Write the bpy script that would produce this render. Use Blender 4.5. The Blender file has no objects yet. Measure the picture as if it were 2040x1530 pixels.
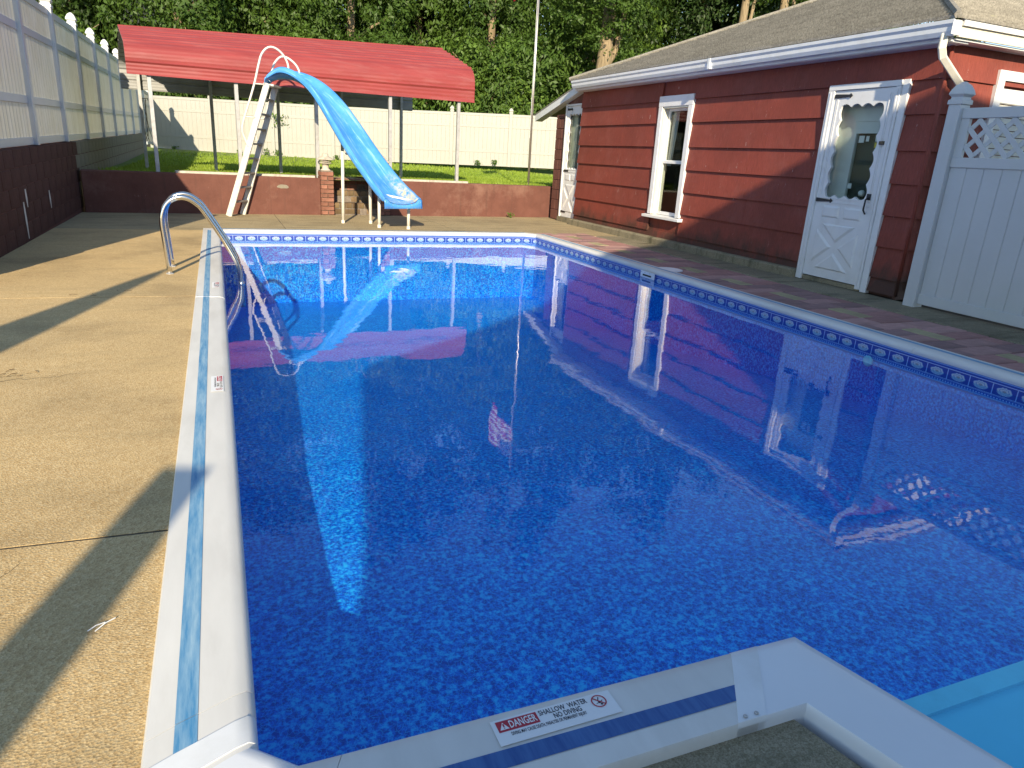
import bpy, bmesh, math, random
import numpy as np
from mathutils import Vector, Matrix
random.seed(7); rng = np.random.default_rng(11)
sc = bpy.context.scene; COL = sc.collection
PI = math.pi

# ------------------------------------------------------------------ camera
cam_d = bpy.data.cameras.new('camera'); cam = bpy.data.objects.new('camera', cam_d); COL.objects.link(cam)
_R = ((0.92496, -0.06806, 0.37393), (-0.37669, -0.30905, 0.87331), (0.05613, -0.94863, -0.31122))  # rows: world x,y,z over (right, down, forward)
cam.matrix_world = Matrix(((_R[0][0], -_R[0][1], -_R[0][2], 0.0), (_R[1][0], -_R[1][1], -_R[1][2], 0.0),
                           (_R[2][0], -_R[2][1], -_R[2][2], 1.2), (0, 0, 0, 1)))
cam_d.sensor_width = 36.0; cam_d.lens = 1380 / 2040 * 36.0; cam_d.clip_start = 0.05; cam_d.clip_end = 900
sc.camera = cam
# ------------------------------------------------------------------ sky, sun, exposure
AZ, EL = math.radians(17.3), math.radians(23.5)
w = bpy.data.worlds.new('World'); sc.world = w; w.use_nodes = True
nt = w.node_tree; bg = nt.nodes['Background']; sky = nt.nodes.new('ShaderNodeTexSky'); sky.sky_type = 'NISHITA'; sky.sun_disc = False
sky.sun_elevation = EL; sky.sun_rotation = PI + AZ; sky.air_density = 1.0; sky.dust_density = 0.1; sky.ozone_density = 1.0
nt.links.new(sky.outputs[0], bg.inputs[0]); bg.inputs[1].default_value = 0.15
sun_d = bpy.data.lights.new('sun', 'SUN'); sun_d.energy = 5.0; sun_d.angle = math.radians(0.53); sun_d.color = (1.0, 0.86, 0.62)
sun = bpy.data.objects.new('sun', sun_d); COL.objects.link(sun); sun.location = (-6, -20, 12)
sun.rotation_euler = Vector((math.sin(AZ) * math.cos(EL), math.cos(AZ) * math.cos(EL), -math.sin(EL))).to_track_quat('-Z', 'Y').to_euler()
sc.view_settings.view_transform = 'Standard'; sc.view_settings.look = 'None'; sc.view_settings.gamma = 1.0
sc.view_settings.exposure = 0.70
sc.render.engine = 'CYCLES'; sc.cycles.max_bounces = 8; sc.cycles.transparent_max_bounces = 12
sc.cycles.caustics_reflective = False; sc.cycles.sample_clamp_indirect = 6

# ------------------------------------------------------------------ materials
def new_mat(name):
    m = bpy.data.materials.new(name); m.use_nodes = True
    n = m.node_tree.nodes; b = n['Principled BSDF']; return m, m.node_tree, b
def nd(nt, t, **k):
    x = nt.nodes.new(t)
    for a, v in k.items():
        if a == 'ins':
            for i, q in v.items(): x.inputs[i].default_value = q
        else: setattr(x, a, v)
    return x
def coords(nt, scale=(1, 1, 1), kind='Object', rot=(0, 0, 0)):
    tc = nd(nt, 'ShaderNodeTexCoord'); mp = nd(nt, 'ShaderNodeMapping'); mp.inputs['Scale'].default_value = scale; mp.inputs['Rotation'].default_value = rot
    nt.links.new(tc.outputs[kind], mp.inputs['Vector']); return mp.outputs[0]
def ramp(nt, fac, stops, interp='LINEAR'):
    r = nd(nt, 'ShaderNodeValToRGB'); r.color_ramp.interpolation = interp; e = r.color_ramp.elements
    while len(e) < len(stops): e.new(0.5)
    for k, (p, c) in enumerate(stops): e[k].position = p; e[k].color = (*c, 1) if len(c) == 3 else c
    nt.links.new(fac, r.inputs[0]); return r.outputs[0]
def noise(nt, vec, scale, detail=4, rough=0.55):
    n = nd(nt, 'ShaderNodeTexNoise', ins={'Scale': scale, 'Detail': detail, 'Roughness': rough}); nt.links.new(vec, n.inputs['Vector']); return n.outputs['Fac']
def mixc(nt, fac, a, b, mode='MIX'):
    m = nd(nt, 'ShaderNodeMix', data_type='RGBA', blend_type=mode)
    for s, v in ((0, fac), (6, a), (7, b)):
        if isinstance(v, bpy.types.NodeSocket): nt.links.new(v, m.inputs[s])
        elif isinstance(v, (int, float)): m.inputs[s].default_value = v
        else: m.inputs[s].default_value = (*v, 1)
    return m.outputs[2]
def math_n(nt, op, a, b=None, c=None):
    m = nd(nt, 'ShaderNodeMath', operation=op)
    for i, v in enumerate((a, b, c)):
        if v is None: continue
        if isinstance(v, bpy.types.NodeSocket): nt.links.new(v, m.inputs[i])
        else: m.inputs[i].default_value = v
    return m.outputs[0]
def bump(nt, b, h, strength=0.3, dist=0.01):
    bp = nd(nt, 'ShaderNodeBump', ins={'Strength': strength, 'Distance': dist}); nt.links.new(h, bp.inputs['Height']); nt.links.new(bp.outputs[0], b.inputs['Normal']); return bp
def simple(name, col, rough=0.6, var=0.15, vscale=6.0, stretch=(1, 1, 1), bstr=0.0, bscale=60.0, metal=0.0, dirt=None, dirt_scale=2.0, dirt_amt=0.5, rnd=0.0, spec=0.5, detail=5):
    m, nt, b = new_mat(name)
    v = coords(nt, stretch)
    f = noise(nt, v, vscale, detail)
    dk = tuple(c * (1 - var) for c in col); lt = tuple(min(1, c * (1 + var)) for c in col)
    c = ramp(nt, f, [(0.3, dk), (0.7, lt)])
    if dirt:
        f2 = noise(nt, v, dirt_scale, 6, 0.65); f2 = ramp(nt, f2, [(0.5, (0, 0, 0)), (0.72, (dirt_amt,) * 3)])
        c = mixc(nt, f2, c, dirt)
    if rnd:
        oi = nd(nt, 'ShaderNodeObjectInfo'); rr = math_n(nt, 'MULTIPLY_ADD', oi.outputs['Random'], rnd * 2, 1 - rnd)
        hs = nd(nt, 'ShaderNodeHueSaturation'); nt.links.new(rr, hs.inputs['Value']); nt.links.new(c, hs.inputs['Color']); c = hs.outputs[0]
    nt.links.new(c, b.inputs['Base Color']); b.inputs['Roughness'].default_value = rough; b.inputs['Metallic'].default_value = metal
    b.inputs['Specular IOR Level'].default_value = spec
    if bstr: bump(nt, b, noise(nt, v, bscale, 4), bstr, 0.004)
    return m
M = {}
def concrete(name, a, b_, c_, stain, stain_amt):
    m, nt, b = new_mat(name); v = coords(nt)
    vo = nd(nt, 'ShaderNodeTexVoronoi', ins={'Scale': 135.0}); nt.links.new(v, vo.inputs['Vector'])
    peb = ramp(nt, vo.outputs['Color'], [(0.0, a), (0.5, b_), (1.0, c_)])
    grit = noise(nt, v, 240, 3, 0.7); g2 = ramp(nt, grit, [(0.32, (0.55, 0.5, 0.45)), (0.6, (1.08, 1.08, 1.08))])
    c = mixc(nt, 0.85, peb, g2, 'MULTIPLY')
    big = noise(nt, v, 0.9, 7, 0.62); tone = ramp(nt, big, [(0.28, (0.62, 0.61, 0.60)), (0.48, (0.98, 0.97, 0.95)), (0.7, (1.14, 1.12, 1.06))])
    c = mixc(nt, 0.9, c, tone, 'MULTIPLY')
    vs = coords(nt, (0.5, 2.4, 1)); st = noise(nt, vs, 2.1, 8, 0.7); sf = ramp(nt, st, [(0.5, (0, 0, 0)), (0.7, (stain_amt,) * 3)])
    c = mixc(nt, sf, c, stain)
    nt.links.new(c, b.inputs['Base Color']); b.inputs['Roughness'].default_value = 0.93; b.inputs['Specular IOR Level'].default_value = 0.2
    h = math_n(nt, 'ADD', vo.outputs['Distance'], math_n(nt, 'MULTIPLY', grit, 0.6)); bump(nt, b, h, 0.32, 0.006); return m
M['concrete'] = concrete('exposed_aggregate_concrete', (0.46, 0.315, 0.15), (0.59, 0.435, 0.225), (0.69, 0.54, 0.31), (0.33, 0.25, 0.13), 0.4)
M['old_concrete'] = concrete('weathered_concrete', (0.33, 0.26, 0.15), (0.43, 0.35, 0.21), (0.53, 0.44, 0.28), (0.15, 0.135, 0.08), 0.7)
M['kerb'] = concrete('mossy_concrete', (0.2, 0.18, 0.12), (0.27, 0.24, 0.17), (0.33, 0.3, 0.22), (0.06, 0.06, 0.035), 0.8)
M['soil'] = simple('soil', (0.07, 0.055, 0.035), 0.95, 0.4, 9)
M['vinyl'] = simple('white_vinyl', (0.56, 0.57, 0.575), 0.42, 0.03, 3, bstr=0.0, dirt=(0.45, 0.53, 0.44), dirt_scale=1.6, dirt_amt=0.22)
def translucent_vinyl():
    m, nt, b = new_mat('translucent_white_vinyl'); v = coords(nt, (1, 1, 0.35))
    f = noise(nt, v, 5, 6, 0.6); c = ramp(nt, f, [(0.4, (0.48, 0.475, 0.45)), (0.62, (0.60, 0.60, 0.60))])
    nt.links.new(c, b.inputs['Base Color']); b.inputs['Roughness'].default_value = 0.45
    t = nd(nt, 'ShaderNodeBsdfTranslucent'); t.inputs[0].default_value = (0.86, 0.78, 0.58, 1)
    ms = nd(nt, 'ShaderNodeMixShader'); ms.inputs[0].default_value = 0.2
    nt.links.new(b.outputs[0], ms.inputs[1]); nt.links.new(t.outputs[0], ms.inputs[2]); nt.links.new(ms.outputs[0], nt.nodes['Material Output'].inputs[0]); return m
M['tvinyl'] = translucent_vinyl()
M['vinyl_dimmed'] = simple('dimmed_cream_vinyl', (0.37, 0.36, 0.325), 0.5, 0.03, 3, dirt=(0.31, 0.30, 0.25), dirt_scale=1.6, dirt_amt=0.25)  # white vinyl with its colour darkened so full sun does not blow out
M['white'] = simple('white_gloss_paint', (0.74, 0.74, 0.74), 0.4, 0.04, 4, bstr=0.05, bscale=30, dirt=(0.5, 0.47, 0.4), dirt_scale=5, dirt_amt=0.3)
M['alu_white'] = simple('white_aluminium', (0.74, 0.76, 0.78), 0.38, 0.04, 3, dirt=(0.42, 0.42, 0.38), dirt_scale=3, dirt_amt=0.4)
M['old_white'] = simple('chalky_cream_paint', (0.72, 0.69, 0.60), 0.55, 0.08, 8, dirt=(0.35, 0.3, 0.2), dirt_scale=7, dirt_amt=0.6)
M['coping'] = simple('coping_white', (0.67, 0.66, 0.63), 0.48, 0.06, 9, stretch=(1, .25, 1), bstr=0.06, bscale=90, dirt=(0.45, 0.43, 0.39), dirt_scale=3.5, dirt_amt=0.45)
M['coping_plain'] = simple('fibreglass_white', (0.72, 0.74, 0.77), 0.3, 0.03, 3)
def stripe(name, a, b_, lo, hi):
    m, nt, b = new_mat(name); v = coords(nt, (14, 1.2, 1)); f = noise(nt, v, 3.5, 7, 0.7)
    c = ramp(nt, f, [(lo, a), (hi, b_)]); nt.links.new(c, b.inputs['Base Color']); b.inputs['Roughness'].default_value = 0.5; return m
M['stripe'] = stripe('faded_blue_stripe', (0.06, 0.24, 0.46), (0.36, 0.53, 0.64), 0.36, 0.74)
M['stripe_dark'] = stripe('dark_blue_stripe', (0.015, 0.075, 0.27), (0.06, 0.17, 0.42), 0.35, 0.75)
def liner(name, border):
    m, nt, b = new_mat(name); v = coords(nt)
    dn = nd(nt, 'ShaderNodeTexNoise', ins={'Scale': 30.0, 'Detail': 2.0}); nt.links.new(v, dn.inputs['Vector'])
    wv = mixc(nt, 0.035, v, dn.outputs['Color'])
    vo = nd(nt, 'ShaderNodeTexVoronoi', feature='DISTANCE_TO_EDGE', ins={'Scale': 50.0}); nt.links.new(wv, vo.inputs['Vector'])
    f = noise(nt, v, 52, 4, 0.6); c = ramp(nt, f, [(0.38, (0.001, 0.055, 0.44)), (0.52, (0.004, 0.18, 0.80)), (0.64, (0.07, 0.56, 0.97))])
    big = noise(nt, v, 3.0, 3); c = mixc(nt, 0.5, c, ramp(nt, big, [(0.3, (0.7, 0.7, 0.8)), (0.7, (1.2, 1.2, 1.1))]), 'MULTIPLY')
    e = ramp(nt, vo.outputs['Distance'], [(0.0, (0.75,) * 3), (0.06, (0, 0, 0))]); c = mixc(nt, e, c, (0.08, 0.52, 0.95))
    if border:
        uv = nd(nt, 'ShaderNodeUVMap', uv_map='UVMap'); sp = nd(nt, 'ShaderNodeSeparateXYZ'); nt.links.new(uv.outputs[0], sp.inputs[0])
        U, V = sp.outputs[0], sp.outputs[1]   # metres along, metres height (z)
        t = math_n(nt, 'FRACT', math_n(nt, 'MULTIPLY', U, 1 / 0.165)); tx = math_n(nt, 'MULTIPLY', math_n(nt, 'SUBTRACT', t, 0.5), 0.165)
        ty = math_n(nt, 'ADD', V, 0.108)
        r = math_n(nt, 'SQRT', math_n(nt, 'ADD', math_n(nt, 'POWER', math_n(nt, 'MULTIPLY', tx, 1 / 0.052), 2.0), math_n(nt, 'POWER', math_n(nt, 'MULTIPLY', ty, 1 / 0.027), 2.0)))
        ang = math_n(nt, 'ARCTAN2', ty, tx); pet = math_n(nt, 'MULTIPLY', math_n(nt, 'SINE', math_n(nt, 'MULTIPLY', ang, 8.0)), 0.07)
        r = math_n(nt, 'ADD', r, pet)
        med = ramp(nt, math_n(nt, 'MULTIPLY', r, 0.7), [(0.0, (0.36, 0.32, 0.26)), (0.10, (0.08, 0.14, 0.34)), (0.17, (0.44, 0.49, 0.55)), (0.38, (0.14, 0.25, 0.50)), (0.48, (0.42, 0.49, 0.58)), (0.66, (0.12, 0.24, 0.52)), (0.72, (0.02, 0.05, 0.32))], 'CONSTANT')
        edge = math_n(nt, 'GREATER_THAN', math_n(nt, 'ABSOLUTE', tx), 0.079); med = mixc(nt, edge, med, (0.3, 0.42, 0.72))
        dots = math_n(nt, 'SINE', math_n(nt, 'MULTIPLY', U, 2 * PI / 0.021)); dl = ramp(nt, dots, [(0.35, (0.05, 0.12, 0.5)), (0.6, (0.62, 0.72, 0.88))])
        hz = math_n(nt, 'MULTIPLY', math_n(nt, 'ADD', V, 0.25), 4.0)   # -0.25..0 -> 0..1
        bands = ramp(nt, hz, [(0.0, (0, 0, 0)), (0.22, (0.02, 0.08, 0.42)), (0.27, (0.35, 0.5, 0.8)), (0.30, (0.02, 0.09, 0.45)), (0.405, (0.4, 0.5, 0.75)), (0.425, (0, 0, 0)), (0.715, (0.4, 0.5, 0.75)), (0.735, (0.015, 0.06, 0.36)), (0.79, (0.22, 0.38, 0.74)), (0.82, (0.015, 0.06, 0.38)), (0.94, (0.2, 0.36, 0.72))], 'CONSTANT')
        inmed = math_n(nt, 'MULTIPLY', math_n(nt, 'GREATER_THAN', hz, 0.425), math_n(nt, 'LESS_THAN', hz, 0.715))
        indot = math_n(nt, 'ADD', math_n(nt, 'MULTIPLY', math_n(nt, 'GREATER_THAN', hz, 0.85), math_n(nt, 'LESS_THAN', hz, 0.90)), math_n(nt, 'MULTIPLY', math_n(nt, 'GREATER_THAN', hz, 0.32), math_n(nt, 'LESS_THAN', hz, 0.36)))
        bc = mixc(nt, inmed, bands, med); bc = mixc(nt, indot, bc, dl)
        c = mixc(nt, math_n(nt, 'GREATER_THAN', hz, 0.22), c, bc)
    nt.links.new(c, b.inputs['Base Color']); b.inputs['Roughness'].default_value = 0.45; return m
M['liner'] = liner('pool_liner', False); M['liner_wall'] = liner('pool_liner_border', True)
def water():
    m, nt, b = new_mat('pool_water'); nt.nodes.remove(b); v = coords(nt, (1, 1.0, 1))
    n1 = noise(nt, v, 2.2, 2, 0.5); n2 = noise(nt, v, 9.0, 3, 0.6)
    h = math_n(nt, 'ADD', n1, math_n(nt, 'MULTIPLY', n2, 0.10))
    bp = nd(nt, 'ShaderNodeBump', ins={'Strength': 0.17, 'Distance': 0.012}); nt.links.new(h, bp.inputs['Height'])
    ge = nd(nt, 'ShaderNodeNewGeometry'); dp = nd(nt, 'ShaderNodeVectorMath', operation='DOT_PRODUCT'); nt.links.new(ge.outputs['Incoming'], dp.inputs[0]); nt.links.new(bp.outputs[0], dp.inputs[1])
    fres = math_n(nt, 'MULTIPLY_ADD', math_n(nt, 'POWER', math_n(nt, 'SUBTRACT', 1.0, math_n(nt, 'ABSOLUTE', dp.outputs['Value'])), 5.0), 0.98, 0.02)   # Schlick, same from above and below
    tr = nd(nt, 'ShaderNodeBsdfTransparent'); tr.inputs[0].default_value = (0.5, 0.92, 1.0, 1)
    gl = nd(nt, 'ShaderNodeBsdfGlossy', ins={'Roughness': 0.0}); gl.inputs[0].default_value = (1, 1, 1, 1); nt.links.new(bp.outputs[0], gl.inputs['Normal'])
    ms = nd(nt, 'ShaderNodeMixShader'); nt.links.new(fres, ms.inputs[0]); nt.links.new(tr.outputs[0], ms.inputs[1]); nt.links.new(gl.outputs[0], ms.inputs[2])
    nt.links.new(ms.outputs[0], nt.nodes['Material Output'].inputs[0]); return m
M['water'] = water()
def glass():
    m, nt, b = new_mat('window_glass'); nt.nodes.remove(b)
    ge = nd(nt, 'ShaderNodeNewGeometry'); dp = nd(nt, 'ShaderNodeVectorMath', operation='DOT_PRODUCT'); nt.links.new(ge.outputs['Incoming'], dp.inputs[0]); nt.links.new(ge.outputs['Normal'], dp.inputs[1])
    fres = math_n(nt, 'MULTIPLY_ADD', math_n(nt, 'POWER', math_n(nt, 'SUBTRACT', 1.0, math_n(nt, 'ABSOLUTE', dp.outputs['Value'])), 5.0), 0.96, 0.03); tr = nd(nt, 'ShaderNodeBsdfTransparent'); tr.inputs[0].default_value = (0.88, 0.92, 0.9, 1)
    gl = nd(nt, 'ShaderNodeBsdfGlossy', ins={'Roughness': 0.02}); ms = nd(nt, 'ShaderNodeMixShader')
    nt.links.new(fres, ms.inputs[0]); nt.links.new(tr.outputs[0], ms.inputs[1]); nt.links.new(gl.outputs[0], ms.inputs[2])
    nt.links.new(ms.outputs[0], nt.nodes['Material Output'].inputs[0]); return m
M['glass'] = glass()
def siding():
    m, nt, b = new_mat('red_siding'); v = coords(nt, (1, 1, 0.03)); g = noise(nt, v, 120, 4, 0.6)
    c = ramp(nt, g, [(0.25, (0.17, 0.036, 0.025)), (0.75, (0.28, 0.064, 0.043))])
    vb = coords(nt); big = noise(nt, vb, 1.3, 5); c = mixc(nt, 0.8, c, ramp(nt, big, [(0.3, (0.75, 0.78, 0.8)), (0.7, (1.15, 1.1, 1.1))]), 'MULTIPLY')
    vc = coords(nt, (1, 1, 0.22)); ch = noise(nt, vc, 20, 7, 0.78); cf = ramp(nt, ch, [(0.645, (0, 0, 0)), (0.69, (0.85,) * 3)]); c = mixc(nt, cf, c, (0.55, 0.50, 0.46))
    fade = noise(nt, vb, 2.4, 7, 0.7); ff = ramp(nt, fade, [(0.5, (0, 0, 0)), (0.75, (0.35,) * 3)]); c = mixc(nt, ff, c, (0.30, 0.11, 0.09))
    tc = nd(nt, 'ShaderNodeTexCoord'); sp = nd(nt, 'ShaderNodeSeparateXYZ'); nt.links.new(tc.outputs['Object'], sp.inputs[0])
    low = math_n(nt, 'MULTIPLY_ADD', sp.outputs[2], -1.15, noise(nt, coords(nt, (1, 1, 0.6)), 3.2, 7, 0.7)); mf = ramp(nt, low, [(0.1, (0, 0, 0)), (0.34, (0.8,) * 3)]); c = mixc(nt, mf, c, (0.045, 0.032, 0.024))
    nt.links.new(c, b.inputs['Base Color']); b.inputs['Roughness'].default_value = 0.62; b.inputs['Specular IOR Level'].default_value = 0.35; bump(nt, b, g, 0.5, 0.006); return m
M['siding'] = siding()
def wallpaint(name, a, b_, patch, streak):
    m, nt, b = new_mat(name); v = coords(nt); f = noise(nt, v, 3, 7, 0.65); c = ramp(nt, f, [(0.3, a), (0.7, b_)])
    pf = noise(nt, v, 1.1, 8, 0.68); pf = ramp(nt, pf, [(0.52, (0, 0, 0)), (0.66, (0.85,) * 3)]); c = mixc(nt, pf, c, patch)
    sv = coords(nt, (3.5, 3.5, 0.22)); s = noise(nt, sv, 3.2, 6, 0.7); s = ramp(nt, s, [(0.54, (0, 0, 0)), (0.74, (0.7,) * 3)]); c = mixc(nt, s, c, streak)
    ck = noise(nt, v, 9, 8, 0.78); c = mixc(nt, ramp(nt, ck, [(0.66, (0, 0, 0)), (0.70, (0.7,) * 3)]), c, tuple(min(.6, k * 2.0 + .08) for k in patch))
    nt.links.new(c, b.inputs['Base Color']); b.inputs['Roughness'].default_value = 0.88; b.inputs['Specular IOR Level'].default_value = 0.2
    bump(nt, b, math_n(nt, 'ADD', noise(nt, v, 70, 5, 0.7), noise(nt, v, 9, 6, 0.7)), 0.7, 0.008); return m
M['redwall'] = wallpaint('red_brown_masonry_paint', (0.13, 0.055, 0.043), (0.18, 0.078, 0.06), (0.24, 0.13, 0.10), (0.095, 0.05, 0.04))
M['redblock'] = wallpaint('worn_red_block', (0.065, 0.032, 0.027), (0.105, 0.05, 0.042), (0.105, 0.07, 0.058), (0.17, 0.13, 0.11))
M['greyblock'] = wallpaint('grey_block', (0.21, 0.185, 0.145), (0.29, 0.26, 0.21), (0.20, 0.17, 0.10), (0.10, 0.085, 0.06))
M['mortar'] = simple('mortar', (0.19, 0.155, 0.125), 0.95, 0.3, 20)
M['darkmortar'] = simple('dark_painted_mortar', (0.12, 0.05, 0.04), 0.95, 0.3, 20)
M['efflor'] = simple('lime_bloom', (0.62, 0.60, 0.56), 0.95, 0.2, 12)
M['brick'] = simple('old_brick', (0.27, 0.125, 0.09), 0.9, 0.35, 11, bstr=0.4, dirt=(0.13, 0.10, 0.06), dirt_scale=4, dirt_amt=0.6, rnd=0.3, spec=0.2)
M['mossbrick'] = simple('mossy_brick', (0.16, 0.105, 0.06), 0.92, 0.35, 11, bstr=0.4, dirt=(0.08, 0.075, 0.03), dirt_scale=5, dirt_amt=0.7, rnd=0.3, spec=0.2)
for k, c in (('paver_red', (0.37, 0.195, 0.175)), ('paver_dark', (0.28, 0.17, 0.16)), ('paver_yellow', (0.39, 0.33, 0.19)), ('paver_pink', (0.42, 0.245, 0.22))):
    M[k] = simple(k, c, 0.88, 0.18, 14, bstr=0.35, bscale=160, dirt=(0.12, 0.10, 0.085), dirt_scale=3.5, dirt_amt=0.4, rnd=0.12, spec=0.25)
M['stone'] = simple('cast_stone', (0.52, 0.47, 0.40), 0.85, 0.15, 12, bstr=0.3, dirt=(0.25, 0.18, 0.13), dirt_scale=8, dirt_amt=0.5)
M['redmetal'] = simple('red_sheet_metal', (0.27, 0.045, 0.042), 0.45, 0.12, 2.2, stretch=(0.4, 3, 3), bstr=0.0, dirt=(0.33, 0.12, 0.11), dirt_scale=3.5, dirt_amt=0.45)
M['greymetal'] = simple('grey_painted_sheet', (0.33, 0.33, 0.33), 0.5, 0.08, 3, dirt=(0.12, 0.11, 0.1), dirt_amt=0.4)
M['galv'] = simple('galvanised_tube', (0.46, 0.46, 0.46), 0.45, 0.12, 10, metal=0.25, dirt=(0.25, 0.2, 0.15), dirt_scale=6, dirt_amt=0.4)
M['chrome'] = simple('stainless_tube', (0.75, 0.73, 0.69), 0.16, 0.03, 8, metal=1.0)
M['flagmetal'] = simple('flagpole_metal', (0.50, 0.44, 0.40), 0.32, 0.25, 3, stretch=(1, 1, 0.3), metal=0.75)
M['slideblue'] = None
def slideblue():
    m, nt, b = new_mat('blue_fibreglass'); v = coords(nt); f = noise(nt, v, 2.6, 6, 0.6)
    c = ramp(nt, f, [(0.3, (0.035, 0.21, 0.60)), (0.7, (0.085, 0.33, 0.74))])
    uv = nd(nt, 'ShaderNodeUVMap', uv_map='UVMap'); mp = nd(nt, 'ShaderNodeMapping'); mp.inputs['Scale'].default_value = (2.2, 7, 1); nt.links.new(uv.outputs[0], mp.inputs[0])
    s = noise(nt, mp.outputs[0], 2.6, 8, 0.72); sf = ramp(nt, s, [(0.53, (0, 0, 0)), (0.64, (0.8,) * 3)]); c = mixc(nt, sf, c, (0.30, 0.55, 0.66))
    sp = nd(nt, 'ShaderNodeSeparateXYZ'); nt.links.new(uv.outputs[0], sp.inputs[0])
    wear = math_n(nt, 'MULTIPLY', ramp(nt, sp.outputs[0], [(0.66, (0, 0, 0)), (0.8, (1, 1, 1))]), ramp(nt, sp.outputs[1], [(0.60, (0, 0, 0)), (0.68, (1, 1, 1)), (0.78, (1, 1, 1)), (0.84, (0, 0, 0))]))
    wf = math_n(nt, 'MULTIPLY', wear, ramp(nt, noise(nt, v, 16, 7, 0.75), [(0.40, (0, 0, 0)), (0.56, (1, 1, 1))])); c = mixc(nt, wf, c, (0.47, 0.45, 0.33))
    nt.links.new(c, b.inputs['Base Color']); b.inputs['Roughness'].default_value = 0.34; return m
M['slideblue'] = slideblue()
M['slidegrey'] = simple('painted_ladder_grey', (0.60, 0.58, 0.53), 0.5, 0.08, 8, dirt=(0.3, 0.2, 0.1), dirt_scale=6, dirt_amt=0.35)
M['tread'] = simple('tread_metal', (0.26, 0.235, 0.21), 0.55, 0.15, 12)
M['tube_white'] = simple('painted_white_tube', (0.66, 0.63, 0.57), 0.45, 0.06, 8)
def shingle():
    m, nt, b = new_mat('weathered_roof_shingle'); v = coords(nt); f = noise(nt, v, 42, 5, 0.7); c = ramp(nt, f, [(0.3, (0.15, 0.137, 0.115)), (0.7, (0.38, 0.352, 0.30))])
    vo = nd(nt, 'ShaderNodeTexVoronoi', ins={'Scale': 3.0}); nt.links.new(coords(nt, (1, 1.5, 4)), vo.inputs['Vector']); c = mixc(nt, 0.45, c, ramp(nt, vo.outputs['Color'], [(0, (0.6, 0.6, 0.6)), (1, (1.25, 1.25, 1.25))]), 'MULTIPLY')
    li = noise(nt, v, 5, 8, 0.75); c = mixc(nt, ramp(nt, li, [(0.64, (0, 0, 0)), (0.70, (0.6,) * 3)]), c, (0.34, 0.33, 0.22))
    nt.links.new(c, b.inputs['Base Color']); b.inputs['Roughness'].default_value = 0.95; b.inputs['Specular IOR Level'].default_value = 0.15; bump(nt, b, f, 0.6, 0.008); return m
M['shingle'] = shingle()
M['black'] = simple('black_iron', (0.02, 0.02, 0.022), 0.5, 0.2, 20)
M['dark'] = simple('dark_interior', (0.035, 0.033, 0.03), 0.9, 0.2, 3)
M['darkgrey'] = simple('dim_shade_cloth', (0.09, 0.09, 0.085), 0.9, 0.25, 3)
def curtain_mat():
    m, nt, b = new_mat('sheer_curtain'); b.inputs['Base Color'].default_value = (0.62, 0.62, 0.60, 1); b.inputs['Roughness'].default_value = 0.9
    t = nd(nt, 'ShaderNodeBsdfTranslucent'); t.inputs[0].default_value = (0.6, 0.6, 0.58, 1); ms = nd(nt, 'ShaderNodeMixShader'); ms.inputs[0].default_value = 0.4
    nt.links.new(b.outputs[0], ms.inputs[1]); nt.links.new(t.outputs[0], ms.inputs[2]); nt.links.new(ms.outputs[0], nt.nodes['Material Output'].inputs[0]); return m
M['curtain'] = curtain_mat()
M['cream'] = simple('cream_paint', (0.70, 0.66, 0.54), 0.6, 0.06, 4)
M['sticker'] = simple('sticker_white', (0.78, 0.79, 0.80), 0.5, 0.02, 3)
M['stickerred'] = simple('sticker_red', (0.42, 0.02, 0.045), 0.5, 0.05, 8)
M['ink'] = simple('sticker_ink', (0.02, 0.022, 0.04), 0.6, 0.1, 8)
M['stickeryellow'] = simple('sticker_yellow', (0.72, 0.55, 0.06), 0.6, 0.05, 8)
M['step'] = simple('pale_blue_step', (0.42, 0.74, 0.90), 0.4, 0.04, 3)
M['step_edge'] = simple('worn_step_nosing', (0.55, 0.80, 0.92), 0.45, 0.08, 6, dirt=(0.3, 0.5, 0.6), dirt_scale=5, dirt_amt=0.5)
M['plaster'] = simple('house_cladding', (0.62, 0.6, 0.55), 0.8, 0.06, 3)
M['umbrella'] = simple('umbrella_canvas', (0.10, 0.16, 0.12), 0.9, 0.15, 6)
M['wire'] = simple('old_wire', (0.10, 0.075, 0.05), 0.7, 0.3, 20)
M['twig'] = simple('dry_twig', (0.15, 0.10, 0.05), 0.9, 0.3, 20)
def leaf_mat(name, dark, light, transl):
    m, nt, b = new_mat(name); v = coords(nt); f = noise(nt, v, 0.55, 4, 0.6); f2 = noise(nt, v, 7.0, 3, 0.7)
    fm = math_n(nt, 'ADD', math_n(nt, 'MULTIPLY', f, 0.55), math_n(nt, 'MULTIPLY', f2, 0.45))
    c = ramp(nt, fm, [(0.34, dark), (0.66, light)]); nt.links.new(c, b.inputs['Base Color']); b.inputs['Roughness'].default_value = 0.5; b.inputs['Specular IOR Level'].default_value = 0.3
    t = nd(nt, 'ShaderNodeBsdfTranslucent'); t.inputs[0].default_value = (*transl, 1); ms = nd(nt, 'ShaderNodeMixShader'); ms.inputs[0].default_value = 0.28
    nt.links.new(b.outputs[0], ms.inputs[1]); nt.links.new(t.outputs[0], ms.inputs[2]); nt.links.new(ms.outputs[0], nt.nodes['Material Output'].inputs[0]); return m
M['leaf_a'] = leaf_mat('leaf_dark', (0.015, 0.036, 0.008), (0.055, 0.10, 0.02), (0.09, 0.15, 0.02))
M['leaf_b'] = leaf_mat('leaf_mid', (0.028, 0.064, 0.010), (0.095, 0.16, 0.026), (0.14, 0.22, 0.025))
M['leaf_c'] = leaf_mat('leaf_bright', (0.045, 0.10, 0.014), (0.145, 0.23, 0.036), (0.18, 0.27, 0.03))
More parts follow.
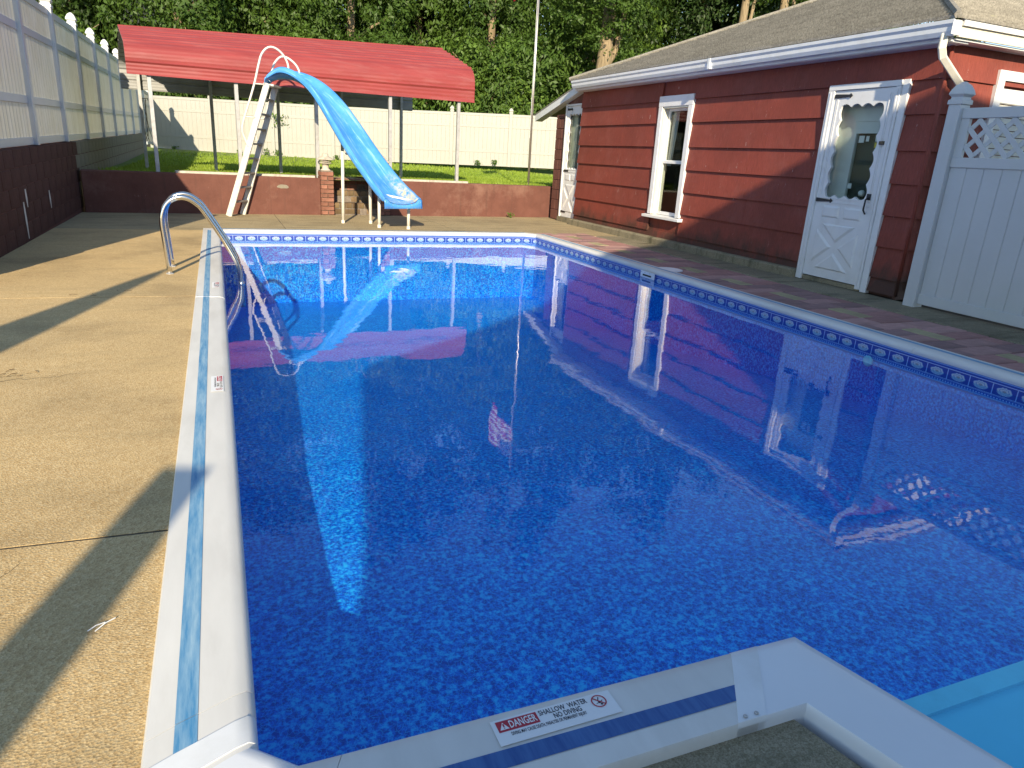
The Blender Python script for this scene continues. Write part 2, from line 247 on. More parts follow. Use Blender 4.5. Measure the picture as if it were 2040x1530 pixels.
M['grass'] = leaf_mat('grass_blade', (0.15, 0.24, 0.022), (0.33, 0.43, 0.055), (0.36, 0.47, 0.05))
M['turf'] = simple('turf', (0.14, 0.20, 0.03), 0.95, 0.35, 5, dirt=(0.06, 0.05, 0.02), dirt_scale=3, dirt_amt=0.4)
M['bark'] = simple('bark', (0.25, 0.19, 0.12), 0.95, 0.35, 7, stretch=(2.5, 2.5, 0.4), bstr=0.8, bscale=14, spec=0.15)
M['forest'] = simple('forest_floor', (0.03, 0.032, 0.015), 0.98, 0.4, 1.5)
def flag_mat():
    m, nt, b = new_mat('flag_cloth'); uv = nd(nt, 'ShaderNodeUVMap', uv_map='UVMap'); sp = nd(nt, 'ShaderNodeSeparateXYZ'); nt.links.new(uv.outputs[0], sp.inputs[0])
    s = math_n(nt, 'MODULO', math_n(nt, 'FLOOR', math_n(nt, 'MULTIPLY', sp.outputs[1], 13)), 2.0); c = mixc(nt, s, (0.45, 0.02, 0.04), (0.75, 0.75, 0.75))
    can = math_n(nt, 'MULTIPLY', math_n(nt, 'LESS_THAN', sp.outputs[0], 0.4), math_n(nt, 'GREATER_THAN', sp.outputs[1], 6 / 13))
    vo = nd(nt, 'ShaderNodeTexVoronoi', ins={'Scale': 22.0, 'Randomness': 0.0}); nt.links.new(uv.outputs[0], vo.inputs['Vector']); st = math_n(nt, 'LESS_THAN', vo.outputs['Distance'], 0.24)
    c = mixc(nt, can, c, mixc(nt, st, (0.02, 0.035, 0.16), (0.75, 0.75, 0.75))); nt.links.new(c, b.inputs['Base Color']); b.inputs['Roughness'].default_value = 0.8; return m
M['flag'] = flag_mat()

# ------------------------------------------------------------------ mesh helpers
class MB:
    def __init__(s): s.v = []; s.f = []; s.uv = None
    def add(s, vs, fs):
        o = len(s.v); s.v += [tuple(p) for p in vs]; s.f += [tuple(i + o for i in f) for f in fs]; return s
    def box(s, x0, x1, y0, y1, z0, z1):
        return s.add([(x0, y0, z0), (x1, y0, z0), (x1, y1, z0), (x0, y1, z0), (x0, y0, z1), (x1, y0, z1), (x1, y1, z1), (x0, y1, z1)],
                     [(0, 3, 2, 1), (4, 5, 6, 7), (0, 1, 5, 4), (1, 2, 6, 5), (2, 3, 7, 6), (3, 0, 4, 7)])
    def hexa(s, p):   # 8 points, bottom 4 ccw then top 4
        return s.add(p, [(0, 3, 2, 1), (4, 5, 6, 7), (0, 1, 5, 4), (1, 2, 6, 5), (2, 3, 7, 6), (3, 0, 4, 7)])
    def bar(s, a, b, w, h, up=(0, 0, 1)):
        a, b = Vector(a), Vector(b); d = (b - a).normalized(); u = Vector(up); r = d.cross(u)
        if r.length < 1e-4: r = d.cross(Vector((0, 1, 0)))
        r.normalize(); u = r.cross(d); r *= w / 2; u *= h / 2
        return s.hexa([a - r - u, a + r - u, b + r - u, b - r - u, a - r + u, a + r + u, b + r + u, b - r + u])
    def tube(s, pts, r, n=10, cap=True):
        pts = [Vector(p) for p in pts]; rs = r if isinstance(r, (list, tuple)) else [r] * len(pts)
        t = (pts[1] - pts[0]).normalized(); ref = Vector((0, 0, 1)) if abs(t.z) < 0.9 else Vector((1, 0, 0)); nrm = t.cross(ref).normalized(); rings = []
        for i, p in enumerate(pts):
            if i == 0: t = (pts[1] - pts[0])
            elif i == len(pts) - 1: t = (pts[-1] - pts[-2])
            else: t = (pts[i + 1] - p).normalized() + (p - pts[i - 1]).normalized()
            t.normalize(); nrm = (nrm - t * nrm.dot(t)).normalized(); bi = t.cross(nrm)
            rings.append([p + (nrm * math.cos(2 * PI * k / n) + bi * math.sin(2 * PI * k / n)) * rs[i] for k in range(n)])
        vs = [q for rg in rings for q in rg]; fs = []
        for i in range(len(pts) - 1):
            for k in range(n): fs.append((i * n + k, i * n + (k + 1) % n, (i + 1) * n + (k + 1) % n, (i + 1) * n + k))
        if cap: fs.append(tuple(range(n - 1, -1, -1))); fs.append(tuple((len(pts) - 1) * n + k for k in range(n)))
        return s.add(vs, fs)
    def lathe(s, prof, c=(0, 0, 0), n=16, sq=False):
        vs = []; fs = []; m = len(prof)
        for r, z in prof:
            for k in range(n):
                a = 2 * PI * (k + (0.5 if sq else 0)) / n; q = r / (math.cos(PI / n) if sq else 1); vs.append((c[0] + q * math.cos(a), c[1] + q * math.sin(a), c[2] + z))
        for i in range(m - 1):
            for k in range(n): fs.append((i * n + k, i * n + (k + 1) % n, (i + 1) * n + (k + 1) % n, (i + 1) * n + k))
        fs.append(tuple(range(n - 1, -1, -1))); fs.append(tuple((m - 1) * n + k for k in range(n))); return s.add(vs, fs)
    def xform(s, mat):
        s.v = [tuple(mat @ Vector(p)) for p in s.v]; return s
    def build(s, name, mat, parent=None, smooth=False, bevel=0.0, auto=None):
        me = bpy.data.meshes.new(name); me.from_pydata(s.v, [], s.f); me.validate()
        if isinstance(mat, str): mat = M[mat]
        me.materials.append(mat)
        if smooth: me.polygons.foreach_set('use_smooth', [True] * len(me.polygons))
        bm = bmesh.new(); bm.from_mesh(me)
        if bevel: bmesh.ops.bevel(bm, geom=[e for e in bm.edges if len(e.link_faces) == 2 and e.calc_face_angle() > 0.5], offset=bevel, segments=1, affect='EDGES', clamp_overlap=True)
        bmesh.ops.recalc_face_normals(bm, faces=bm.faces); bm.to_mesh(me); bm.free()
        if auto is not None:
            me.polygons.foreach_set('use_smooth', [True] * len(me.polygons)); me.set_sharp_from_angle(angle=math.radians(auto))
        o = bpy.data.objects.new(name, me); COL.objects.link(o)
        if parent: o.parent = parent
        return o
def mesh_obj(name, me, parent=None):
    o = bpy.data.objects.new(name, me); COL.objects.link(o)
    if parent: o.parent = parent
    return o
def tag(o, label=None, cat=None, group=None, kind=None):
    if label: o['label'] = label
    if cat: o['category'] = cat
    if group: o['group'] = group
    if kind: o['kind'] = kind
    return o
def thing(name, label, cat, group=None):
    o = bpy.data.objects.new(name, None); COL.objects.link(o); o.empty_display_size = 0.2; return tag(o, label, cat, group)
def set_origin(root, loc):   # move an empty to a thing's base, leaving parts where they stand
    root.location = loc; inv = Matrix.Translation(-Vector(loc))
    for c in root.children: c.matrix_parent_inverse = inv
def fill_mesh(loops3, flip=False):
    """flat mesh filled between closed loops (first outer, others holes)"""
    bm = bmesh.new(); es = []
    for lp in loops3:
        vs = [bm.verts.new(p) for p in lp]
        for i in range(len(vs)): es.append(bm.edges.new((vs[i], vs[(i + 1) % len(vs)])))
    bmesh.ops.triangle_fill(bm, use_beauty=True, use_dissolve=False, edges=es)
    bm.verts.index_update(); v = [tuple(x.co) for x in bm.verts]; f = [tuple(x.index for x in q.verts) for q in bm.faces]; bm.free(); return v, f
def plate(mb, loops, plane, d0, d1):
    """loops of 2-D points in plane 'yz','xz' or 'xy', extruded from d0 to d1 on the third axis, with holes"""
    def P(p, d): return {'yz': (d, p[0], p[1]), 'xz': (p[0], d, p[1]), 'xy': (p[0], p[1], d)}[plane]
    for d in (d0, d1):
        v, f = fill_mesh([[P(p, d) for p in lp] for lp in loops]); mb.add(v, f)
    for lp in loops:
        n = len(lp); vs = [P(p, d0) for p in lp] + [P(p, d1) for p in lp]; mb.add(vs, [(i, (i + 1) % n, n + (i + 1) % n, n + i) for i in range(n)])
    return mb

# ------------------------------------------------------------------ pool outline
POOL = [(0.0, 1.235), (0.0, 10.62), (4.64, 10.68), (4.78, 10.54), (4.75, 1.16), (4.25, 1.16), (4.05, -0.45), (1.84, -0.45), (1.38, 1.16), (0.075, 1.166)]
NP = len(POOL)
def offs(poly, o):  # mitred offset, o < 0 outward (polygon runs clockwise)
    out = []
    n = len(poly)
    for i in range(n):
        p = Vector(poly[i]); a = (p - Vector(poly[i - 1])).normalized(); b = (Vector(poly[(i + 1) % n]) - p).normalized()
        na = Vector((a.y, -a.x)); nb = Vector((b.y, -b.x)); m = na + nb; m = m / max(0.25, m.dot(na)); out.append(tuple(p + m * o))
    return out
WATER_Z = -0.11

# ------------------------------------------------------------------ ground and deck
def ground():
    out = [(-200, -200), (200, -200), (200, 13.5), (-200, 13.5)]
    hole = offs(POOL, -0.10)
    v, f = fill_mesh([[(x, y, -0.075) for x, y in out], [(x, y, -0.075) for x, y in hole]])
    mb = MB(); mb.add(v, f); tag(mb.build('ground', 'soil'), kind='structure')
ground()
deck = thing('deck', None, None); tag(deck, kind='structure')
def slab(poly, mat='concrete', zt=-0.012):
    mb = MB(); plate(mb, [poly], 'xy', -0.07, zt); mb.build('slab', mat, deck, bevel=0.002)
xo = -0.185
slab([(-2.0, 6.135), (xo, 6.085), (xo, 10.72), (-2.0, 10.72)])
slab([(-2.0, 2.323), (xo, 2.243), (xo, 6.07), (-2.0, 6.12)])
slab([(-4.5, -2.0), (-2.01, -2.0), (-2.01, 10.72), (-4.5, 10.72)])
slab([(-2.0, -2.0), (xo, -2.0), (xo, 2.23), (-2.0, 2.31)])
slab([(-2.0, 10.735), (xo + .0, 10.735), (0.9, 10.80), (0.9, 13.32), (-2.0, 12.97)], 'old_concrete')
slab([(0.91, 10.79), (3.6, 10.83), (3.6, 13.66), (0.91, 13.33)], 'old_concrete')
slab([(3.61, 10.83), (4.72, 10.87), (5.0, 10.60), (6.54, 10.60), (6.7, 14.07), (3.61, 13.67)], 'old_concrete')
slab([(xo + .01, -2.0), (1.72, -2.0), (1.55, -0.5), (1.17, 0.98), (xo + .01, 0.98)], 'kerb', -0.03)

for a, b in (((-2.0, 6.128), (xo, 6.078)), ((-2.0, 2.317), (xo, 2.237)), ((-2.0, 10.7275), (xo, 10.7275)), ((-2.005, -2.0), (-2.005, 10.72)), ((0.905, 10.80), (0.905, 13.33)), ((3.605, 10.83), (3.605, 13.66))):
    MB().bar((*a, -0.045), (*b, -0.045), 0.02, 0.062).build('joint_filler', 'soil', deck)

def crack(p, q, n, wob):
    mb = MB(); rows = []
    for k in range(n + 1):
        f = k / n; x = p[0] + (q[0] - p[0]) * f + random.gauss(0, wob) * (0 if k in (0,) else 1); y = p[1] + (q[1] - p[1]) * f + random.gauss(0, wob); w_ = 0.0012 + 0.0025 * random.random() * (1 - abs(2 * f - 1)); mb.v += [(x, y - w_, -0.0112), (x, y + w_, -0.0112)]
    for k in range(n): mb.f.append((2 * k, 2 * k + 2, 2 * k + 3, 2 * k + 1))
    mb.build('crack', 'soil', deck)
crack((-1.55, 3.93), (-0.75, 4.06), 26, 0.012); crack((-1.2, 4.0), (-0.95, 4.12), 10, 0.01); crack((-1.9, 8.9), (-0.25, 9.15), 40, 0.014); crack((-0.9, 1.3), (-0.6, 2.2), 20, 0.01); crack((2.4, 11.1), (2.7, 12.9), 30, 0.015)

# brick pavement along the shed
pave = thing('brick_pavement', None, None); tag(pave, kind='structure')
MB().box(4.93, 5.9, 2.0, 10.6, -0.07, -0.024).build('bedding_sand', 'soil', pave)
MB().box(5.93, 6.5, 2.0, 10.58, -0.07, -0.005).build('kerb_strip', 'kerb', pave, bevel=0.01)
def pavers():
    me = {}
    def piece(x0, x1, y0, y1, k):
        L, W = round(x1 - x0, 3), round(y1 - y0, 3); key = (k, L, W)
        if key not in me:
            o = MB().box(-L / 2 + .004, L / 2 - .004, -W / 2 + .004, W / 2 - .004, -0.04, 0.0).build('brick', k, None, bevel=0.006); me[key] = o.data; bpy.data.objects.remove(o)
        o = mesh_obj('brick', me[key], pave); o.location = ((x0 + x1) / 2, (y0 + y1) / 2, random.uniform(-0.012, -0.006)); o.rotation_euler = (random.uniform(-.006, .006), random.uniform(-.006, .006), random.uniform(-.01, .01))
    reds = ['paver_red'] * 3 + ['paver_pink'] * 3 + ['paver_dark'] * 3
    y = 3.68 - 0.81 * 2
    while y < 10.2:
        piece(5.315, 5.495, y, y + 0.39, 'paver_yellow')
        for q in (0, 1): piece(4.965, 5.315, y + .195 * q, y + .195 * (q + 1), random.choice(reds)); piece(5.495, 5.905, y + .195 * q, y + .195 * (q + 1), random.choice(reds))
        for q, cuts in enumerate(((4.965, 5.145, 5.555, 5.905), (4.965, 5.345, 5.745, 5.905))):
            for a, b in zip(cuts, cuts[1:]): piece(a, b, y + .39 + .21 * q, y + .39 + .21 * (q + 1), random.choice(reds))
        y += 0.81
pavers()

# ------------------------------------------------------------------ swimming pool
pool = thing('swimming_pool', 'long rectangular in-ground pool with blue mottled liner and white coping', 'pool')
def pool_parts():
    # liner walls with printed border
    me = bpy.data.meshes.new('liner_wall'); vs = []; fs = []; uvs = []; d = 0
    inner = offs(POOL, -0.012)
    for i in range(NP):
        a, b = inner[i], inner[(i + 1) % NP]; L = math.dist(a, b); o = len(vs)
        vs += [(a[0], a[1], -1.75), (b[0], b[1], -1.75), (b[0], b[1], -0.0), (a[0], a[1], -0.0)]; fs.append((o, o + 1, o + 2, o + 3)); uvs += [(d, -1.75), (d + L, -1.75), (d + L, 0), (d, 0)]; d += L
    me.from_pydata(vs, [], fs); ul = me.uv_layers.new(name='UVMap'); ul.data.foreach_set('uv', [c for q in uvs for c in q]); me.materials.append(M['liner_wall']); mesh_obj('liner_wall', me, pool)
    prof = [(-0.6, -0.49), (2.6, -0.49), (3.7, -0.54), (4.4, -0.62), (6.2, -0.80), (8.4, -1.02), (10.9, -1.05)]
    mb = MB(); xs = [-0.05, 1.0, 2.4, 3.8, 4.85]
    for y, z in prof:
        for x in xs: mb.v.append((x, y, z))
    for i in range(len(prof) - 1):
        for j in range(4): mb.f.append((i * 5 + j, i * 5 + j + 1, (i + 1) * 5 + j + 1, (i + 1) * 5 + j))
    mb.build('liner_floor', 'liner', pool)
    # coping
    PR = [(-0.222, -0.06), (-0.222, -0.006), (-0.217, 0.004), (-0.162, 0.008), (-0.117, 0.008), (-0.045, 0.010), (-0.018, 0.006), (-0.004, -0.008), (0.0, -0.024), (-0.006, -0.04), (-0.03, -0.05)]
    rings = [offs(POOL, o) for o, z in PR]
    def section(i, t0, t1, mat='coping', striped=True, name='coping_section', smat='stripe', dz=0.0):
        mb = MB(); n = len(PR)
        for t in (t0, t1):
            for k, (o, z) in enumerate(PR):
                a, b = rings[k][i], rings[k][(i + 1) % NP]; mb.v.append((a[0] + (b[0] - a[0]) * t, a[1] + (b[1] - a[1]) * t, z + dz))
        for k in range(n - 1): mb.f.append((k, k + 1, n + k + 1, n + k))
        mb.f.append(tuple(range(n))); mb.f.append(tuple(range(2 * n - 1, n - 1, -1)))
        s = mb.build(name, mat, pool, auto=40)
        if striped:
            q = MB()
            for t in (t0, t1):
                for k in (3, 4):
                    a, b = rings[k][i], rings[k][(i + 1) % NP]; q.v.append((a[0] + (b[0] - a[0]) * t, a[1] + (b[1] - a[1]) * t, PR[k][1] + dz + 0.0015))
            q.f.append((0, 1, 3, 2)); q.build('blue_stripe', smat, s)
        return s
    L0 = math.dist(POOL[0], POOL[1]); g = 0.0003
    cuts = [0.055 / L0 + 0.012, (3.2 - 1.3) / L0, (5.97 - 1.3) / L0, (8.4 - 1.3) / L0, 1 - 0.02]
    section(0, 0.0, cuts[0], striped=True)
    for a, b in ((cuts[0], cuts[2]), (cuts[2], cuts[4])): section(0, a + g / 2, b - g / 2)
    section(0, cuts[4], 1.0, striped=False, name='corner_piece')
    section(1, 0.0, 0.012, striped=False, name='corner_piece'); section(1, 0.0125, 0.33); section(1, 0.3305, 0.66); section(1, 0.6605, 1.0)
    section(2, 0.0, 1.0, striped=False, name='corner_piece')
    for a, b in ((0, .25), (.2505, .5), (.5005, .75), (.7505, 1)): section(3, a, b)
    section(4, 0, 1)
    for i in (5, 6, 7): section(i, 0, 1, 'coping_plain', False, 'step_lip')
    L8 = math.dist(POOL[8], POOL[9])
    section(8, 0.0, 0.115, 'coping_plain', False, 'step_lip'); section(8, 0.116, 0.93, smat='stripe_dark'); section(8, 0.931, 1.0, striped=False, name='corner_piece')
    section(9, 0, 1, 'coping_plain', False, 'corner_piece')
    section(7, 0.0, 1.0, 'coping_plain', False, 'step_lip') if False else None
    # joint covers: thin curved bands over the joints
    def cover(i, t0, t1):
        q = section(i, t0, t1, 'alu_white', False, 'joint_cover', dz=0.0)
        me = q.data; c = Vector()
        for vtx in me.vertices: vtx.co.z += 0.002
        a, b = rings[0][i], rings[0][(i + 1) % NP]; nrm = (Vector(POOL[i]) - Vector(a)).normalized()
        for f in (0.35, 0.75):
            t = t0 + (t1 - t0) * f; x, y = a[0] + (b[0] - a[0]) * t + nrm.x * 0.018, a[1] + (b[1] - a[1]) * t + nrm.y * 0.018
            MB().lathe([(0.0055, 0.0), (0.005, 0.002), (0.002, 0.003)], (x, y, 0.0085), 10).build('screw', 'galv', q, smooth=True)
    cover(0, 0.0015, 0.0095); cover(8, 0.10, 0.165)
    cover(0, cuts[2] - 0.0004, cuts[2] + 0.0006)
    # step unit: pale blue treads in the alcove
    t = MB(); plate(t, [[(1.86, -0.42), (4.02, -0.42), (4.2, 1.10), (1.50, 1.10)]], 'xy', -0.62, -0.34); t.build('step_tread', 'step', pool, bevel=0.012)
    t = MB(); plate(t, [[(1.84, -0.40), (4.04, -0.40), (4.1, 0.42), (1.70, 0.42)]], 'xy', -0.339, -0.22); t.build('step_tread', 'step', pool, bevel=0.012)
    n_ = MB(); plate(n_, [[(1.52, 1.045), (4.19, 1.045), (4.2, 1.112), (1.50, 1.112)]], 'xy', -0.36, -0.326); n_.build('step_nosing', 'step_edge', pool, bevel=0.01)
    # skimmer face, return fitting
    sk = MB().box(4.742, 4.755, 6.97, 7.27, -0.108, -0.032).build('skimmer_plate', 'alu_white', pool, bevel=0.004)
    MB().box(4.738, 4.741, 7.03, 7.21, -0.085, -0.066).build('skimmer_mouth', 'dark', sk)
    for yy in (6.99, 7.07, 7.17, 7.25): MB().lathe([(0.006, 0), (0.004, 0.003)], (0, 0, 0), 8).xform(Matrix.Translation((4.742, yy, -0.046)) @ Matrix.Rotation(-PI / 2, 4, 'Y')).build('screw', 'galv', sk)
    MB().lathe([(0.045, 0), (0.045, 0.008), (0.03, 0.016), (0.02, 0.012)], (0, 0, 0), 20).xform(Matrix.Translation((4.752, 3.85, -0.20)) @ Matrix.Rotation(-PI / 2, 4, 'Y')).build('return_fitting', 'alu_white', pool, smooth=True)
    MB().lathe([(0.17, 0), (0.17, 0.010), (0.155, 0.014)], (5.03, 7.1, -0.008), 24).build('skimmer_lid', 'alu_white', pool)
pool_parts()
mw = MB(); v, f = fill_mesh([[(x, y, WATER_Z) for x, y in offs(POOL, -0.011)]]); mw.add(v, f)
wobj = mw.build('water', 'water'); tag(wobj, kind='structure')
for p in wobj.data.polygons:
    if p.normal.z < 0: p.flip()

# warning stickers on the coping
def text_mesh(body, size, sx=1.0, bold=0.0):
    cu = bpy.data.curves.new('lettering', 'FONT'); cu.body = body; cu.size = size; cu.align_x = 'LEFT'; cu.resolution_u = 2; cu.offset = bold
    o = bpy.data.objects.new('lettering', cu); COL.objects.link(o); bpy.context.view_layer.update()
    me = bpy.data.meshes.new_from_object(o.evaluated_get(bpy.context.evaluated_depsgraph_get())); bpy.data.objects.remove(o); bpy.data.curves.remove(cu)
    wd = max(v.co.x for v in me.vertices) if len(me.vertices) else 1
    for v in me.vertices: v.co.x *= sx / wd   # sx is the width to fill
    return me
def sticker(mat4, label):
    root = MB().box(0, 0.30, 0, 0.070, 0, 0.0006).build('warning_sticker', 'sticker', pool); root.matrix_world = mat4; root['label'] = label
    def put(name, me, mat, x, y, z=0.0012):
        if isinstance(me, MB): o = me.build(name, mat, root)
        else:
            me.materials.clear(); me.materials.append(M[mat]); o = mesh_obj(name, me, root)
        o.location = (x, y, z); return o
    put('danger_panel', MB().box(0, 0.098, 0, 0.030, 0, 0.0004), 'stickerred', 0.010, 0.034, 0.0009)
    tri = MB(); tri.add([(0, 0, 0), (0.022, 0, 0), (0.011, 0.02, 0)], [(0, 1, 2)]); put('triangle_mark', tri, 'sticker', 0.014, 0.039, 0.0018)
    ex = MB(); ex.add([(0.0095, 0.006, 0), (0.0125, 0.006, 0), (0.013, 0.015, 0), (0.009, 0.015, 0), (0.0097, 0.002, 0), (0.0123, 0.002, 0), (0.0123, 0.0045, 0), (0.0097, 0.0045, 0)], [(0, 1, 2, 3), (4, 5, 6, 7)]); put('exclamation_mark', ex, 'stickerred', 0.014, 0.039, 0.0024)
    put('lettering', text_mesh('DANGER', 0.029, 0.066, 0.0005), 'sticker', 0.038, 0.0395, 0.0018)
    put('lettering', text_mesh('SHALLOW  WATER', 0.0205, 0.122, 0.0003), 'ink', 0.113, 0.050)
    put('lettering', text_mesh('NO DIVING', 0.0205, 0.070, 0.0003), 'ink', 0.143, 0.0325)
    put('lettering', text_mesh('DIVING MAY CAUSE DEATH, PARALYSIS OR PERMANENT INJURY', 0.0135, 0.185, 0.0002), 'ink', 0.034, 0.0195)
    ring = MB(); n = 28
    for r in (0.0155, 0.0185):
        for k in range(n): ring.v.append((r * math.cos(2 * PI * k / n), r * math.sin(2 * PI * k / n), 0))
    ring.f = [(k, (k + 1) % n, n + (k + 1) % n, n + k) for k in range(n)]
    c45 = 0.0165 * math.cos(PI / 4); ring.add([(-c45 - .001, c45 - .001, 0), (-c45 + .001, c45 + .001, 0), (c45 + .001, -c45 + .001, 0), (c45 - .001, -c45 - .001, 0)], [(0, 1, 2, 3)])
    put('no_diving_ring', ring, 'stickerred', 0.262, 0.045, 0.0018)
    div = MB()
    for a, b, ww in (((-0.008, 0.010), (-0.002, 0.003), .0022), ((0.004, 0.012), (-0.001, 0.003), .0022), ((-0.002, 0.004), (0.001, -0.006), .0034), ((0.001, -0.004), (-0.008, -0.005), .0016), ((0.001, -0.003), (0.010, 0.001), .0016)):
        div.bar((*a, 0), (*b, 0), ww, 0.0002)
    div.lathe([(0.0028, 0), (0.0028, 0.0002)], (0.003, -0.0095, 0), 12); put('diver_mark', div, 'ink', 0.262, 0.045, 0.0012)
    return root
sticker(Matrix.Translation((0.476, 1.054, 0.0115)) @ Matrix.Rotation(math.radians(0.5), 4, 'Z'), 'white sticker with a red DANGER block on the near coping')
def lp_sticker(x, y, s): return Matrix.Translation((x, y, 0.0125)) @ Matrix.Rotation(-PI / 2, 4, 'Z') @ Matrix.Scale(s, 4)
sticker(lp_sticker(-0.098, 3.80, 0.85), 'small red and black sticker midway along the left coping')
sticker(lp_sticker(-0.098, 6.55, 0.85), 'small faded red sticker on the left coping by the steel rails')

# ------------------------------------------------------------------ chrome grab rails
def rails():
    r = thing('pool_ladder', 'pair of curved stainless steel ladder rails at the left pool edge', 'pool ladder')
    P = [(-0.46, -0.02), (-0.476, 0.29), (-0.485, 0.46), (-0.462, 0.57), (-0.41, 0.645), (-0.33, 0.681), (-0.25, 0.672), (-0.18, 0.625), (-0.131, 0.566), (0.003, 0.34), (0.101, 0.152), (0.138, 0.06), (0.152, -0.03), (0.155, -0.2), (0.155, -0.34)]
    for k, y in enumerate((7.15, 7.57)):
        pts = []
        for i in range(len(P) - 1):
            p0, p1, p2, p3 = P[max(i - 1, 0)], P[i], P[i + 1], P[min(i + 2, len(P) - 1)]
            for t in (0, .33, .66):
                q = [0.5 * ((2 * p1[c]) + (p2[c] - p0[c]) * t + (2 * p0[c] - 5 * p1[c] + 4 * p2[c] - p3[c]) * t * t + (-p0[c] + 3 * p1[c] - 3 * p2[c] + p3[c]) * t ** 3) for c in (0, 1)]
                pts.append((q[0], y, q[1]))
        pts.append((P[-1][0], y, P[-1][1]))
        MB().tube(pts, 0.024, 14).build('rail', 'chrome', r, smooth=True)
        MB().lathe([(0.034, 0), (0.034, 0.004), (0.026, 0.008)], (-0.46, y, -0.012), 16).build('flange', 'galv', r)
        MB().tube([(0.155, y, -0.09), (0.155, y, -0.14)], 0.0275, 14).build('sleeve', 'chrome', r, smooth=True)
    set_origin(r, (-0.46, 7.36, 0))
rails()

# ------------------------------------------------------------------ terrace
WA, WB_ = Vector((-1.95, 12.94)), Vector((6.75, 14.05)); WD = (WB_ - WA).normalized(); WN = Vector((-WD.y, WD.x)); WANG = math.atan2(WD.y, WD.x)
def T(s, d, z): p = WA + WD * s + WN * d; return (p.x, p.y, z)   # s along the terrace wall, d behind its face
WL = (WB_ - WA).length; WTOP = 0.635
def tbox(mb, s0, s1, d0, d1, z0, z1): return mb.hexa([T(s0, d0, z0), T(s1, d0, z0), T(s1, d1, z0), T(s0, d1, z0), T(s0, d0, z1), T(s1, d0, z1), T(s1, d1, z1), T(s0, d1, z1)])
S0, S1 = 3.86, 4.90   # stair opening along s
rw = thing('retaining_wall', 'low red-brown painted masonry wall holding up the lawn behind the pool', 'wall')
def retaining():
    for a, b in ((0.0, S0 - 0.14), (S1 + 0.14, WL)):
        n = 4 if b - a > 2 else 2
        mb = tbox(MB(), a, b, 0.0, 0.28, -0.05, WTOP); mb.build('wall_face', 'redwall', rw, bevel=0.012)
    for a, b in ((1.35, S0 - 0.2), (S1 + 0.16, 6.75)):
        n = max(2, int((b - a) / 0.9)); 
        for k in range(n): tbox(MB(), a + (b - a) * k / n + .004, a + (b - a) * (k + 1) / n - .004, 0.10, 0.24, WTOP - 0.02, WTOP + 0.035).build('kerb_stone', 'stone', rw, bevel=0.008)
    # plaster scar
    mb = MB(); rr = [(0.11 * math.cos(a) * random.uniform(.8, 1.15), 0.035 * math.sin(a) * random.uniform(.8, 1.15)) for a in [2 * PI * k / 14 for k in range(14)]]
    vs = [T(3.05 + p, -0.003, 0.47 + q) for p, q in rr]; mb.add(vs, [tuple(range(14))]); mb.build('plaster_scar', 'greyblock', rw)
    set_origin(rw, T(WL / 2, 0, 0))
retaining()
brick_me = {}
def brick_mesh(k, L, Wd, H):
    key = (k, round(L, 3), round(Wd, 3), round(H, 3))
    if key not in brick_me:
        o = MB().box(-L / 2, L / 2, -Wd / 2, Wd / 2, 0, H).build('brick', k, None, bevel=0.005); brick_me[key] = o.data; bpy.data.objects.remove(o)
    return brick_me[key]
def put_brick(parent, k, s, d, z, L, Wd, H, rot=0):
    o = mesh_obj('brick', brick_mesh(k, L, Wd, H), parent); p = T(s, d, z); o.location = (p[0] + random.uniform(-.003, .003), p[1] + random.uniform(-.004, .004), p[2]); o.rotation_euler = (0, 0, WANG + rot + random.uniform(-.02, .02)); return o
def pier(s, label):
    r = thing('brick_pier', label, 'pier', 'brick piers of the garden steps')
    tbox(MB(), s - 0.105, s + 0.105, -0.02, 0.185, -0.05, 0.775).build('mortar_core', 'mortar', r)
    h = 0.066; g = 0.010; z = 0.0; row = 0
    while z + h < 0.80:
        for (ds, dd, rot) in (((-0.057, -0.018, 0), (0.057, -0.018, 0), (-0.093, 0.085, PI / 2), (0.093, 0.085, PI / 2)) if row % 2 == 0 else ((0.0, -0.018, 0), (-0.093, 0.03, PI / 2), (0.093, 0.03, PI / 2), (-0.093, 0.14, PI / 2), (0.093, 0.14, PI / 2))):
            L = 0.105 if (row % 2 == 0 and rot == 0) else (0.215 if rot == 0 else (0.19 if row % 2 == 0 else 0.10))
            put_brick(r, 'brick', s + ds, dd, z, L, 0.05 if rot == 0 else 0.05, h, rot)
        z += h + g; row += 1
    set_origin(r, (0, 0, 0)); return z
ztop = pier(S0 - 0.02, 'left brick pier beside the garden steps below the slide'); pier(S1 + 0.02, 'right brick pier of the garden steps mostly hidden behind the blue slide')
def lantern(s, label):
    r = thing('stone_lantern', label, 'lantern', 'stone lantern caps on the brick piers'); p = T(s, 0.085, ztop - 0.004); c = (p[0], p[1], p[2])
    MB().lathe([(0.095, 0), (0.095, 0.02), (0.062, 0.05), (0.055, 0.10), (0.075, 0.125)], c, 16).build('base', 'stone', r, auto=35)
    for k in range(2): MB().lathe([(0.105, 0.135 + k * 0.034), (0.112, 0.145 + k * 0.034), (0.105, 0.155 + k * 0.034)], c, 18).build('ring', 'stone', r, auto=35)
    MB().lathe([(0.05, 0.12), (0.05, 0.21)], c, 12).build('core', 'dark', r)
    MB().lathe([(0.10, 0.197), (0.155, 0.205), (0.15, 0.217), (0.06, 0.268), (0.055, 0.285), (0.05, 0.305), (0.025, 0.318)], c, 16).build('roof', 'stone', r, auto=35)
lantern(S0 - 0.02, 'stone lantern with a disc roof on the left brick pier'); lantern(S1 + 0.02, 'stone lantern behind the slide chute on the right brick pier')
